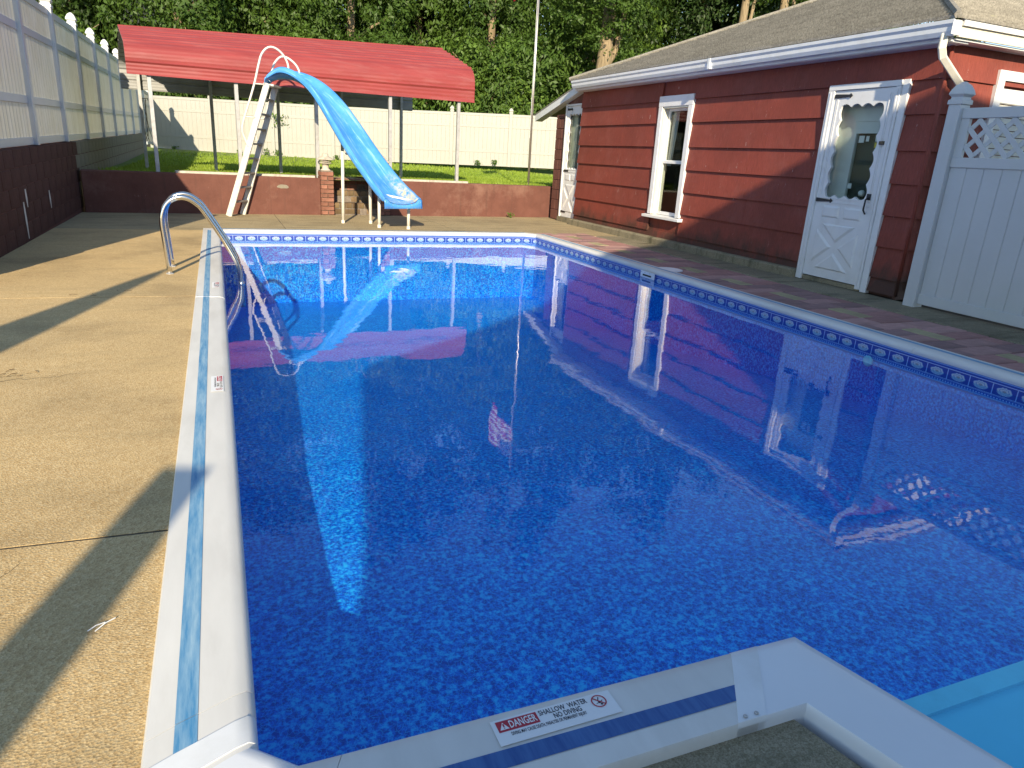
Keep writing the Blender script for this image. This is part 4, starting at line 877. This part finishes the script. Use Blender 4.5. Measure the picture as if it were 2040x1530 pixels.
def openings():
    # door casing
    for nm, a in (('door_jamb', (5.555, 5.617, 0.02, 2.15)), ('door_jamb', (6.413, 6.50, 0.0, 2.15)), ('door_trim', (5.475, 5.553, 0.0, 2.16)), ('door_head', (5.555, 6.50, 2.10, 2.158))):
        y0, y1, z0, z1 = a; MB().box(XW - (0.045 if nm != 'door_trim' else 0.03), XW + 0.06, y0, y1, z0, z1 if nm != 'door_jamb' else 2.098).build(nm, 'white', shed, bevel=0.004)
    for y in (5.59, 6.46): MB().box(XW - 0.052, XW - 0.046, y - .008, y + .008, 0.05, 2.08).build('door_stop', 'white', shed)
    # inner door behind the storm door glass
    d = MB(); plate(d, [[(5.6, 0.03), (6.42, 0.03), (6.42, 2.09), (5.6, 2.09)], [(5.70, 0.96), (6.16, 0.96), (6.16, 1.66), (5.70, 1.66)]], 'yz', XW + 0.13, XW + 0.17); idr = d.build('inner_door', 'white', shed)
    MB().box(XW + .122, XW + .128, 5.78, 6.18, 1.78, 1.98).build('raised_panel', 'white', idr, bevel=0.003)
    MB().box(XW + .15, XW + .154, 5.70, 6.16, 0.96, 1.66).build('pane', 'glass', idr); MB().box(XW + .20, XW + .21, 5.68, 6.2, 0.9, 1.7).build('shade_cloth', 'darkgrey', idr)
    for (y, z, w_, h_, mt) in ((6.09, 1.60, .035, .045, 'sticker'), (6.01, 1.605, .02, .035, 'sticker'), (5.86, 1.605, .045, .05, 'sticker'), (5.86, 1.545, .045, .04, 'stickeryellow'), (6.13, 1.10, .025, .035, 'sticker'), (5.75, 1.02, .025, .05, 'sticker')):
        MB().box(XW + .146, XW + .149, y - w_, y + w_, z - h_ * .8, z + h_ * .8).build('notice', mt, idr)
    MB().lathe([(0.03, 0), (0.036, 0.02), (0.03, 0.045), (0.01, 0.05)], (0, 0, 0), 14).xform(Matrix.Translation((XW + .145, 5.92, 1.03)) @ Matrix.Rotation(-PI / 2, 4, 'Y')).build('thermometer', 'sticker', idr, smooth=True)
    for y in (5.585, 6.43): MB().box(XW + .0, XW + .13, y - .012, y + .012, 0.03, 2.09).build('door_reveal', 'white', shed)
    MB().box(XW + .0, XW + .20, 5.57, 6.44, 2.1, 2.12).build('door_reveal', 'white', shed); MB().box(XW - 0.02, XW + 0.13, 5.57, 6.44, 0.0, 0.05).build('door_sill', 'kerb', shed)
    # window
    wy0, wy1, wz0, wz1 = WIN
    wt = thing_part('window')
    for nm, a in (('casing', (wy0, wy0 + .10, wz0 + .02, 2.06)), ('casing', (wy1 - .10, wy1, wz0 + .02, 2.06)), ('head_casing', (wy0 - .005, wy1 + .005, 2.062, wz1))):
        MB().box(XW - .035, XW + .04, *a).build(nm, 'white', wt, bevel=0.004)
    MB().hexa([(XW - .085, wy0 - .06, .395), (XW + .06, wy0 - .06, .395), (XW + .06, wy1 + .08, .395), (XW - .085, wy1 + .08, .395), (XW - .085, wy0 - .06, .435), (XW + .06, wy0 - .06, .45), (XW + .06, wy1 + .08, .45), (XW - .085, wy1 + .08, .435)]).build('sill', 'white', wt, bevel=0.004)
    for y in (wy0 + .10, wy1 - .10 - .02): MB().box(XW - .02, XW + .14, y, y + .02, .452, 2.06).build('reveal', 'cream', wt)
    MB().box(XW - .02, XW + .14, wy0 + .10, wy1 - .10, 2.04, 2.06).build('reveal', 'cream', wt)
    for z0, z1, x in ((.455, 1.27, XW + .05), (1.235, 2.04, XW + .085)):
        s = MB(); plate(s, [[(wy0 + .12, z0), (wy1 - .12, z0), (wy1 - .12, z1), (wy0 + .12, z1)], [(wy0 + .16, z0 + .05), (wy1 - .16, z0 + .05), (wy1 - .16, z1 - .035), (wy0 + .16, z1 - .035)]], 'yz', x, x + .033); so = s.build('sash', 'white', wt)
        MB().box(x + .014, x + .018, wy0 + .158, wy1 - .158, z0 + .048, z1 - .033).build('pane', 'glass', so)
    for (ya, yb, sweep) in ((wy0 + .12, wy0 + .34, 1), (wy1 - .30, wy1 - .12, -1)):
        m = MB(); n, k = 14, 12
        for j in range(k):
            for i in range(n):
                u, v_ = i / (n - 1), j / (k - 1); wd = (yb - ya) * (1 - 0.45 * v_ ** 2); y = (ya + u * wd) if sweep > 0 else (yb - u * wd); m.v.append((XW + .16 + .018 * math.sin(u * 16 + v_), y, 2.05 - v_ * 0.85))
        for j in range(k - 1):
            for i in range(n - 1): m.f.append((j * n + i, j * n + i + 1, (j + 1) * n + i + 1, (j + 1) * n + i))
        m.build('curtain', 'curtain', wt, smooth=True)
    # far door casing and bright wall seen in its glass
    for (y0, y1, z0, z1) in ((12.555, 12.595, 0, 2.24), (13.295, 13.33, 0, 2.24), (12.595, 13.295, 2.208, 2.24)): MB().box(6.53, 6.62, y0, y1, z0, z1).build('far_door_casing', 'white', shed)
    MB().box(6.66, 6.67, 12.6, 13.29, 0.05, 2.2).build('far_inner_door', 'cream', shed); MB().box(6.655, 6.6595, 12.86, 13.0, 0.98, 2.1).build('far_door_gap', 'darkgrey', shed)
    MB().box(6.5, 6.75, 12.55, 13.33, -0.05, 0.085).build('far_door_step', 'kerb', shed)
def thing_part(name):
    o = bpy.data.objects.new(name, None); COL.objects.link(o); o.parent = shed; return o
openings()

# ------------------------------------------------------------------ white lattice fence at right
gt = thing('lattice_fence', 'white vinyl privacy panel with a lattice top next to the shed corner', 'fence')
def lattice():
    X = 6.42; y1, y0 = 4.785, 2.45
    p = MB().box(X - .0635, X + .0635, 4.785, 4.912, -0.03, 1.89).build('post', 'vinyl', gt, bevel=0.006)
    MB().lathe(cap_prof, (X, 4.8485, 1.89), 4, sq=True).build('cap', 'vinyl', p)
    MB().box(X - .0635, X + .0635, 2.32, 2.447, -0.03, 1.89).build('post', 'vinyl', gt, bevel=0.006)
    for nm, z0, z1 in (('top_rail', 1.765, 1.855), ('mid_rail', 1.335, 1.425), ('bottom_rail', 0.03, 0.13)): MB().box(X - .024, X + .024, y0, y1, z0, z1).build(nm, 'vinyl', gt, bevel=0.004)
    MB().box(X - .016, X + .016, 4.70, 4.7845, 1.426, 1.764).build('lattice_stile', 'vinyl', gt)
    n = 14; wv = (y1 - y0) / n
    for k in range(n):
        a = y0 + k * wv; m = MB(); g = 0.006; plate(m, [[(X - .004, a + .0005), (X - .011, a + g), (X - .011, a + wv - g), (X - .004, a + wv - .0005), (X + .004, a + wv - .0005), (X + .011, a + wv - g), (X + .011, a + g), (X + .004, a + .0005)]], 'xy', 0.131, 1.334); m.build('board', 'vinyl', gt)
    zl, zh = 1.427, 1.763; yl, yh = y0, 4.699; H = zh - zl
    for sgn, xx in ((1, X - .005), (-1, X + .005)):
        c = yl - H
        while c < yh:
            a, b = (c, zl), (c + H, zh)
            if a[0] < yl: a = (yl, zl + (yl - c))
            if b[0] > yh: b = (yh, zl + (yh - c))
            if b[0] - a[0] > 0.01:
                (ya, za), (yb, zb) = a, b
                if sgn < 0: za, zb = zl + zh - za, zl + zh - zb
                MB().bar((xx, ya, za), (xx, yb, zb), 0.0095, 0.042, up=(0, -sgn, 1)).build('lattice_slat', 'vinyl', gt)
            c += 0.155
    set_origin(gt, (X, 3.6, 0))
lattice()

# ------------------------------------------------------------------ water slide
def slide():
    r = thing('water_slide', 'curved blue pool slide with a grey ladder and white tube handrails', 'pool slide')
    C = [(0.93, 12.98, 2.15), (1.12, 12.93, 2.21), (1.35, 12.82, 2.17), (1.58, 12.66, 2.02), (1.78, 12.48, 1.78), (1.97, 12.26, 1.46), (2.14, 12.03, 1.15), (2.31, 11.78, 0.86), (2.46, 11.54, 0.63), (2.57, 11.33, 0.475), (2.64, 11.16, 0.405), (2.68, 11.03, 0.395)]
    pts = []
    for i in range(len(C) - 1):
        p0, p1, p2, p3 = [Vector(C[max(0, min(len(C) - 1, k))]) for k in (i - 1, i, i + 1, i + 2)]
        for t in (0, .25, .5, .75): pts.append(0.5 * ((2 * p1) + (p2 - p0) * t + (2 * p0 - 5 * p1 + 4 * p2 - p3) * t * t + (-p0 + 3 * p1 - 3 * p2 + p3) * t ** 3))
    pts.append(Vector(C[-1])); n = len(pts)
    prof = [(-0.285, 0.06), (-0.292, 0.135), (-0.268, 0.152), (-0.235, 0.14), (-0.20, 0.055), (-0.15, 0.012), (-0.07, -0.004), (0, -0.008), (0.07, -0.004), (0.15, 0.012), (0.20, 0.055), (0.235, 0.14), (0.268, 0.152), (0.292, 0.135), (0.285, 0.06)]
    m = len(prof); vs = []; uv = []; fs = []
    for i, p in enumerate(pts):
        t = (pts[min(i + 1, n - 1)] - pts[max(i - 1, 0)]).normalized(); h = Vector((t.x, t.y, 0)).normalized(); rt = Vector((h.y, -h.x, 0)); up = rt.cross(t).normalized()
        if up.z < 0: up = -up
        f = i / (n - 1); wall = (1.0 if f > 0.12 else 0.35 + 0.65 * f / 0.12) * (1.0 if f < 0.86 else 1.0 - 0.45 * (f - 0.86) / 0.14)
        for k, (a, b) in enumerate(prof):
            ww = 1.04 + 0.12 * min(1, f / .6); q = p - rt * a * ww + up * (b * (wall if b > 0.03 else 1)); vs.append(q); uv.append((f, k / (m - 1)))
    for i in range(n - 1):
        for k in range(m - 1): fs.append((i * m + k, i * m + k + 1, (i + 1) * m + k + 1, (i + 1) * m + k))
    me = bpy.data.meshes.new('chute'); me.from_pydata([tuple(v) for v in vs], [], fs); ul = me.uv_layers.new(name='UVMap')
    for l in me.loops: ul.data[l.index].uv = uv[l.vertex_index]
    me.materials.append(M['slideblue']); me.polygons.foreach_set('use_smooth', [True] * len(fs)); o = mesh_obj('chute', me, r)
    so = o.modifiers.new('thick', 'SOLIDIFY'); so.thickness = 0.012; so.offset = -1; sb = o.modifiers.new('sub', 'SUBSURF'); sb.levels = sb.render_levels = 1
    # turned-down lips at the top and at the exit
    for i, dn in ((n - 1, 0.06), (0, 0.05)):
        row = [vs[i * m + k] for k in range(m)]; t = (pts[i] - pts[i - 1] if i else pts[0] - pts[1]).normalized(); t.z = 0; mb = MB(); sec = []
        zlow = min(v.z for v in row) - dn
        for s_, g_ in ((0, 0.0), (0.022, 0.10), (0.032, 0.35), (0.036, 1.0)):
            sec.append([Vector((v.x + t.x * s_, v.y + t.y * s_, v.z + (zlow - v.z) * g_)) for v in row])
        for s_ in sec: mb.v += [tuple(v) for v in s_]
        for a in range(3):
            for k in range(m - 1): mb.f.append((a * m + k, a * m + k + 1, (a + 1) * m + k + 1, (a + 1) * m + k))
        lp = mb.build('lip', 'slideblue', r, smooth=True); lp.modifiers.new('thick', 'SOLIDIFY').thickness = 0.01
        lp.data.uv_layers.new(name='UVMap')
    # ladder
    A0, A1 = Vector((0.15, 12.80, -0.012)), Vector((0.86, 12.72, 2.10)); B0, B1 = Vector((0.38, 13.17, -0.012)), Vector((1.02, 13.14, 2.10))
    for a, b in ((A0, A1), (B0, B1)):
        mb = MB(); mb.bar(a, b, 0.035, 0.10, up=(1, -0.5, 0)); mb.build('ladder_rail', 'slidegrey', r, bevel=0.004)
    for k in range(1, 9):
        f = k / 9.0; p, q = A0 + (A1 - A0) * f, B0 + (B1 - B0) * f; MB().bar(p + (q - p) * .05, q - (q - p) * .05, 0.085, 0.03, up=(0, 0, 1)).build('step', 'tread', r, bevel=0.004)
    # handrails
    def tube(ps, rad, nm):
        out = []
        for i in range(len(ps) - 1):
            p0, p1, p2, p3 = [Vector(ps[max(0, min(len(ps) - 1, k))]) for k in (i - 1, i, i + 1, i + 2)]
            for t in (0, .33, .66): out.append(0.5 * ((2 * p1) + (p2 - p0) * t + (2 * p0 - 5 * p1 + 4 * p2 - p3) * t * t + (-p0 + 3 * p1 - 3 * p2 + p3) * t ** 3))
        out.append(Vector(ps[-1])); MB().tube(out, rad, 10).build(nm, 'tube_white', r, smooth=True)
    def along(a0, a1, f, off): return a0 + (a1 - a0) * f + off
    off = Vector((-0.19, -0.02, 0))
    tube([along(A0, A1, .53, Vector((0, 0, 0))), along(A0, A1, .60, Vector((-0.11, 0, 0.0))), along(A0, A1, .68, off), along(A0, A1, .85, off), along(A0, A1, 1.0, off), (0.74, 12.70, 2.36), (0.80, 12.70, 2.53), (0.90, 12.71, 2.63), (1.01, 12.72, 2.63), (1.12, 12.73, 2.55), (1.19, 12.73, 2.42), (1.20, 12.72, 2.26)], 0.017, 'handrail')
    tube([along(B0, B1, .53, Vector((0, 0, 0))), along(B0, B1, .60, Vector((-0.09, 0, 0.0))), along(B0, B1, .68, off * .8), along(B0, B1, .85, off * .8), along(B0, B1, 1.0, off * .6), (0.98, 13.15, 2.36), (1.04, 13.16, 2.48), (1.13, 13.17, 2.56), (1.23, 13.15, 2.55), (1.34, 13.12, 2.47), (1.40, 13.10, 2.37), (1.415, 13.08, 2.24)], 0.017, 'handrail')
    for f in (.75, .99):
        MB().tube([along(A0, A1, f, Vector((0, 0, 0))), along(A0, A1, f, off)], 0.010, 8).build('rail_bracket', 'tube_white', r, smooth=True); MB().tube([along(B0, B1, f, Vector((0, 0, 0))), along(B0, B1, f, off * .8)], 0.010, 8).build('rail_bracket', 'tube_white', r, smooth=True)
    for (x, y, z, x2, y2) in ((1.91, 12.02, 1.13, 1.92, 12.02), (2.37, 12.02, 1.06, 2.37, 12.1), (2.386, 11.40, 0.55, 2.386, 11.40), (2.83, 11.25, 0.46, 2.83, 11.25)):
        s = MB().tube([(x, y, -0.012), (x2, y2, z)], 0.026, 12).build('support_leg', 'tube_white', r, smooth=True); MB().lathe([(0.03, 0), (0.03, 0.05)], (x, y, -0.014), 12).build('foot', 'old_white', s)
    MB().bar((1.92, 12.02, 1.10), (2.37, 12.08, 1.06), .03, .03).build('cross_brace', 'tube_white', r); MB().bar((2.386, 11.4, .52), (2.83, 11.25, .45), .03, .03).build('cross_brace', 'tube_white', r)
    MB().bar((0.88, 12.74, 2.08), (1.03, 13.12, 2.08), .16, .03).build('top_platform', 'slidegrey', r)
    set_origin(r, (0.3, 13.0, 0))
slide()

# ------------------------------------------------------------------ trees beyond the fence
def crown_mesh(name, R, Hh, nclump, nleaf, leaf, mat, seed, hang=0.25):
    g = np.random.default_rng(seed)
    # clump centres on lobes of an irregular ellipsoid shell
    u = g.normal(size=(nclump, 3)); u /= np.linalg.norm(u, axis=1)[:, None]; lob = g.normal(size=(9, 3)); lob /= np.linalg.norm(lob, axis=1)[:, None]
    bump_ = 0.72 + 0.38 * np.max(np.clip(u @ lob.T, 0, 1) ** 6, axis=1); rad = bump_ * g.uniform(0.45, 1.0, nclump) ** 0.45
    cen = u * rad[:, None] * np.array([R, R, Hh])
    cs = g.uniform(0.30, 0.80, nclump)
    L = nclump * nleaf; c = np.repeat(cen, nleaf, 0); k = np.repeat(cs, nleaf); dirv = g.normal(size=(L, 3)); dirv /= np.linalg.norm(dirv, axis=1)[:, None]
    pos = c + dirv * (k * g.uniform(0.3, 1, L) ** 0.5)[:, None] * np.array([1, 1, 0.62])
    out = pos / np.array([R, R, Hh]); out /= (np.linalg.norm(out, axis=1)[:, None] + 1e-6)
    nrm = dirv * 0.55 + out * 0.5 + np.array([0, 0, 0.55]) + g.normal(size=(L, 3)) * 0.35; nrm /= np.linalg.norm(nrm, axis=1)[:, None]
    t = np.cross(nrm, g.normal(size=(L, 3))); t /= np.linalg.norm(t, axis=1)[:, None]; t[:, 2] -= hang; t /= np.linalg.norm(t, axis=1)[:, None]; b = np.cross(nrm, t)
    ln = leaf * g.uniform(0.7, 1.35, L); wd = ln * g.uniform(0.36, 0.5, L)
    V = np.empty((L, 4, 3)); V[:, 0] = pos - t * ln[:, None] / 2; V[:, 1] = pos + b * wd[:, None] / 2 - nrm * (0.06 * ln)[:, None]; V[:, 2] = pos + t * ln[:, None] / 2 - nrm * (0.15 * ln)[:, None]; V[:, 3] = pos - b * wd[:, None] / 2 - nrm * (0.06 * ln)[:, None]
    return tri_mesh(name, V.reshape(-1, 3), mat, 4)
CR = [crown_mesh('crown', 3.2, 4.6, 430, 62, 0.165, M['leaf_a'], 1), crown_mesh('crown', 3.0, 4.2, 430, 62, 0.17, M['leaf_b'], 2), crown_mesh('crown', 2.7, 4.4, 400, 62, 0.18, M['leaf_c'], 3), crown_mesh('crown', 3.4, 4.0, 450, 62, 0.16, M['leaf_b'], 4)]
LOW = [crown_mesh('crown', 1.9, 1.9, 230, 52, 0.15, M['leaf_c'], 5), crown_mesh('crown', 2.1, 1.8, 230, 52, 0.14, M['leaf_b'], 6)]
def tree(label, x, y, crown, scale, zc, trunk_r, lean=0.0, grp='trees on the bank behind the back fence', rot=None, vz=1.0):
    zb = lawn_z(x, y) - 0.1; r = thing('broadleaf_tree', label, 'tree', grp); r.location = (x, y, zb)
    c = mesh_obj('crown', crown, r); c.location = (lean, 0, zc - zb); c.scale = (scale, scale, scale * vz); c.rotation_euler = (0, 0, random.uniform(0, 6.28) if rot is None else rot)
    H = zc - zb + 1.0; pts = [(0, 0, 0), (0.03, 0.02, H * .2), (lean * .3 - 0.05, 0.03, H * .45), (lean * .7, 0, H * .75), (lean, 0, H)]
    tk = MB().tube(pts, [trunk_r * 1.25, trunk_r, trunk_r * .9, trunk_r * .7, trunk_r * .4], 12).build('trunk', 'bark', r, smooth=True)
    for k in range(4):
        a = k * 1.7 + x; z = H * (0.55 + 0.1 * k); q = Vector((lean * .6, 0, z)); e = q + Vector((math.cos(a), math.sin(a), 0.7)) * (1.6 * scale); MB().tube([q, (q + e) / 2 + Vector((0, 0, .1)), e], [trunk_r * .4, trunk_r * .3, trunk_r * .15], 7).build('limb', 'bark', tk, smooth=True)
    return r
where = ['leftmost dark tree over the top of the left fence', 'dark tree behind the left end of the red carport', 'broad tree over the carport left of the slide handrails', 'tall tree right above the slide handrails', 'leafy tree rising over the middle of the carport', 'leafy tree above the right half of the carport', 'dense tree over the right end of the carport', 'dense tree just left of the flagpole', 'tree directly behind the flagpole', 'bright green tree right of the flagpole', 'dark tree behind the pale bare trunk', 'shadowy tree above the far end of the shed roof', 'tree over the middle of the shed roof', 'bright tree behind the shed roof near its peak', 'dark tree farthest right behind the shed roof']
XS = [-9.5, -5.2, -1.0, 2.6, 6.0, 9.4, 12.4, 15.2, 17.6, 20.2, 23.4, 26.8, 30.2, 33.8, 38.0]
for i, (x, lb) in enumerate(zip(XS, where)):
    y = 35.0 - 0.10 * x + (1.6 if i % 2 else 0.0); cr = CR[(0, 0, 1, 1, 3, 1, 3, 1, 0, 2, 0, 0, 2, 2, 0)[i]]
    tree(lb, x, y, cr, 1.15 if i % 2 else 1.05, 8.2 + (1.2 if i % 2 else 0) + 0.05 * x, 0.22, vz=1.25)
back = ['tall tree filling the gap behind the left fence and carport', 'tall tree high behind the carport middle', 'tall tree high behind the flagpole', 'tall tree high behind the pale trunk', 'tall tree high above the shed roof', 'tall tree at the top right behind the shed']
for i, (x, lb) in enumerate(zip((-7, 2, 10.5, 19, 28, 38), back)): tree(lb, x, 42 - 0.05 * x, CR[i % 2 * 3 if i % 3 else 0], 2.0, 13.5, 0.3, vz=1.35, grp='tall trees higher up the bank')
low = ['shrubby tree behind the fence left of the carport', 'low leafy tree behind the carport left half', 'low leafy tree behind the carport middle', 'low leafy tree behind the carport right post', 'low leafy tree showing under the right carport eave', 'low bushy tree behind the fence left of the flagpole', 'low bushy tree behind the flagpole foot', 'bright low tree between the flagpole and the shed', 'low tree tucked behind the lean-to roof', 'low tree showing over the shed gutter end', 'low tree behind the shed roof slope']
for i, (x, lb) in enumerate(zip((-5.5, -0.5, 3.2, 6.6, 9.0, 11.0, 12.4, 13.6, 18.6, 21.4, 25.0), low)):
    y = 33.4 - 0.30 * x if x > -2 else 34.5; y = max(y, 30.6); tree(lb, x, y, LOW[i % 2], 1.15 if i not in (7, 8) else 1.35, 3.2 + (0.5 if i > 6 else 0.2), 0.08, grp='low leafy trees just behind the back fence', vz=1.25)
def bare_trunk(label, x, y, r0, h, lean):
    z = lawn_z(x, y) - .2; r = thing('broadleaf_tree', label, 'tree', 'pale trunked trees behind the shed'); r.location = (x, y, z)
    tk = MB().tube([(0, 0, 0), (.05, 0, h * .3), (lean * .5, 0, h * .65), (lean, 0, h)], [r0 * 1.15, r0, r0 * .92, r0 * .7], 14).build('trunk', 'bark', r, smooth=True)
    MB().tube([(lean * .5, 0, h * .62), (lean * .5 + .5, 0.1, h * .72), (lean * .5 + .8, 0.1, h * .95)], [r0 * .5, r0 * .4, r0 * .3], 10).build('limb', 'bark', tk, smooth=True)
    c = mesh_obj('crown', CR[1], r); c.location = (lean, 0.5, h + 1.2); c.scale = (.85, .85, .8)
bare_trunk('tree with a thick pale sunlit trunk standing behind the lean-to roof', 14.85, 27.3, 0.33, 6.9, 0.15)
bare_trunk('tree with a slim pale trunk above the middle of the shed roof', 22.8, 29.0, 0.2, 10.2, 0.15)
bare_trunk('tree with a pale lichen-spotted trunk above the shed roof peak', 25.2, 29.0, 0.22, 10.4, -0.1)

# ------------------------------------------------------------------ small plants and litter
def weed(label, x, y, z, h, n, mat='leaf_c', leaf=0.05):
    r = thing('weed', label, 'plant', 'weeds by the fence and wall'); r.location = (x, y, z); g = np.random.default_rng(int(abs(x * 100 + y * 7)))
    for k in range(3):
        a = k * 2.1; MB().tube([(0, 0, -0.02), (math.cos(a) * h * .2, math.sin(a) * h * .2, h * .6), (math.cos(a) * h * .4, math.sin(a) * h * .4, h * .9)], [.004, .003, .002], 5).build('stem', 'leaf_b', r)
    V = []
    for k in range(n):
        p = np.array([g.normal(0, h * .33), g.normal(0, h * .33), g.uniform(.1, 1) * h]); t = g.normal(size=3); t /= np.linalg.norm(t); b = np.cross(t, g.normal(size=3)); b /= np.linalg.norm(b); l = leaf * g.uniform(.7, 1.3)
        V += [p - t * l, p + b * l * .5, p + t * l, p - b * l * .5]
    tri_obj('leaves', np.array(V), M[mat], r, 4)
def onfence(x): t = (x - FA[0]) / (FB[0] - FA[0]); return FA[1] + t * (FB[1] - FA[1]) - 0.16
for x, h, lb in ((-1.35, .18, 'small weed at the foot of the back fence in the left corner shade'), (0.85, .16, 'low weed at the fence foot left of the slide ladder'), (1.75, .30, 'leafy weed at the fence foot just right of the slide ladder'), (2.15, .28, 'rounded weed beside the leafy one behind the slide ladder'), (4.2, .16, 'tiny weed at the fence foot behind the slide chute'), (9.15, .22, 'weed at the fence foot right of the carport'), (9.75, .26, 'taller weed at the fence foot by the triangular shadow')):
    weed(lb, x, onfence(x), bf_z(x, 0) + 0.02, h * .8, 50, leaf=0.04)
weed('sprig of green vine hanging on the back fence behind the slide', 2.28, onfence(2.28) + 0.05, 1.75, 0.45, 60, leaf=0.06)
weed('small tuft of weed in the deck joint below the red wall at right', 5.62, 13.72, -0.012, 0.10, 40, leaf=0.025)
def litter(label, x, y, n, spread, mat='twig'):
    r = thing('leaf_litter', label, 'dead leaves'); r.location = (x, y, -0.01)
    for k in range(n):
        a = random.uniform(0, 6.28); px, py = random.gauss(0, spread), random.gauss(0, spread * .5); l = random.uniform(.02, .06)
        MB().tube([(px, py, .004), (px + math.cos(a) * l * .5, py + math.sin(a) * l * .5, .008), (px + math.cos(a) * l, py + math.sin(a) * l, .004)], .0018, 4).build('twig', mat, r)
litter('thin dry twigs scattered on the sunny deck at far left', -1.15, 4.15, 9, .14); litter('few dry twigs below the steel rail on the sunny deck', -0.95, 6.2, 5, .12)
litter('scattering of dry leaves at the foot of the brick steps', 2.55, 13.28, 12, .14); litter('pale scraps lying in the shadow stripe on the near deck', -0.37, 1.75, 2, .01, 'sticker')
litter('dry twigs on the brick edge by the shed', 5.15, 9.6, 6, .12)
MB().box(-0.16, -0.06, -0.0, 0.0, 0, 0) if False else None

# ------------------------------------------------------------------ the house behind the camera (casts the long shadow)
def ST(s, t, z): return (s * math.cos(AZ) + t * math.sin(AZ), -s * math.sin(AZ) + t * math.cos(AZ), z)
def sbox(mb, s0, s1, t0, t1, z0, z1): return mb.hexa([ST(s0, t0, z0), ST(s1, t0, z0), ST(s1, t1, z0), ST(s0, t1, z0), ST(s0, t0, z1), ST(s1, t0, z1), ST(s1, t1, z1), ST(s0, t1, z1)])
def house():
    r = thing('house', 'pale house behind the viewer whose roof shades the pool', 'house'); te = math.tan(EL); tf = -3.2; he = (6.6 - tf) * te; hr = (11.15 - (tf - 4)) * te
    h = lambda t: (t - tf) * te
    def solid(pts, t0, t1, nm, mt):
        n = len(pts); mb = MB(); mb.add([ST(p, t0, q) for p, q in pts] + [ST(p, t1, q) for p, q in pts], [tuple(range(n)), tuple(range(2 * n - 1, n - 1, -1))] + [(k, (k + 1) % n, n + (k + 1) % n, n + k) for k in range(n)]); mb.build(nm, mt, r)
    solid([(-0.25, -0.05), (-0.25, h(4.5)), (0.0, h(5.2)), (2.46, h(9.6)), (3.55, h(10.75)), (16, h(10.75)), (16, -0.05)], tf - .16, tf - 8, 'wall', 'plaster')
    solid([(-0.31, -0.05), (-0.31, h(1.5)), (-0.38, h(2.1)), (-0.46, h(2.6)), (-0.76, h(4.5)), (-0.72, h(4.8)), (2.46, h(10.0)), (3.55, h(11.2)), (4.4, h(11.6)), (16, h(11.6)), (16, -0.05)], tf, tf - .15, 'gable_front', 'plaster')
    for s in (2.0, 6.5, 11): sbox(MB(), s, s + 1.0, tf + .001, tf + .04, 1.0, 2.3).build('window', 'glass', r)
    sbox(MB(), 4.2, 5.1, tf + .001, tf + .05, 0.0, 2.05).build('door', 'white', r)
    # porch post and hand rail beside the house
    set_origin(r, ST(6, tf - 4, 0))
    p = thing('porch_post', 'slim white post outside the frame that draws a dark stripe on the near deck', 'post'); L = (2.42 + 2.6) * te
    sbox(MB(), -1.07, -0.87, -2.7, -2.5, -0.05, L).build('shaft', 'white', p); sbox(MB(), -1.10, -0.84, -2.73, -2.47, -0.05, 0.1).build('base', 'white', p)
    u = thing('patio_umbrella', 'folded canvas umbrella outside the frame left of the deck', 'umbrella'); tb = -0.6; top = (6.95 - tb) * te; c = ST(-2.68, tb, 0)
    MB().tube([(c[0], c[1], -0.02), (c[0], c[1], top - .2)], .022, 10).build('pole', 'galv', u, smooth=True)
    MB().lathe([(0.16, 0.75), (0.235, 0.95), (0.225, 1.6), (0.17, 2.2), (0.07, top - .25), (0.015, top)], (c[0], c[1], 0), 14).build('canvas', 'umbrella', u, smooth=True); MB().lathe([(0.26, -0.05), (0.26, 0.04), (0.06, 0.09), (0.05, 0.3)], (c[0], c[1], 0), 20).build('base', 'old_concrete', u)
house()
for o in bpy.data.objects:
    for k in ('label', 'category'):
        if k in o and o[k] is None: del o[k]
print('objects', len(bpy.data.objects), 'tris', sum(len(m.loop_triangles) if m.loop_triangles else len(m.polygons) for m in bpy.data.meshes))
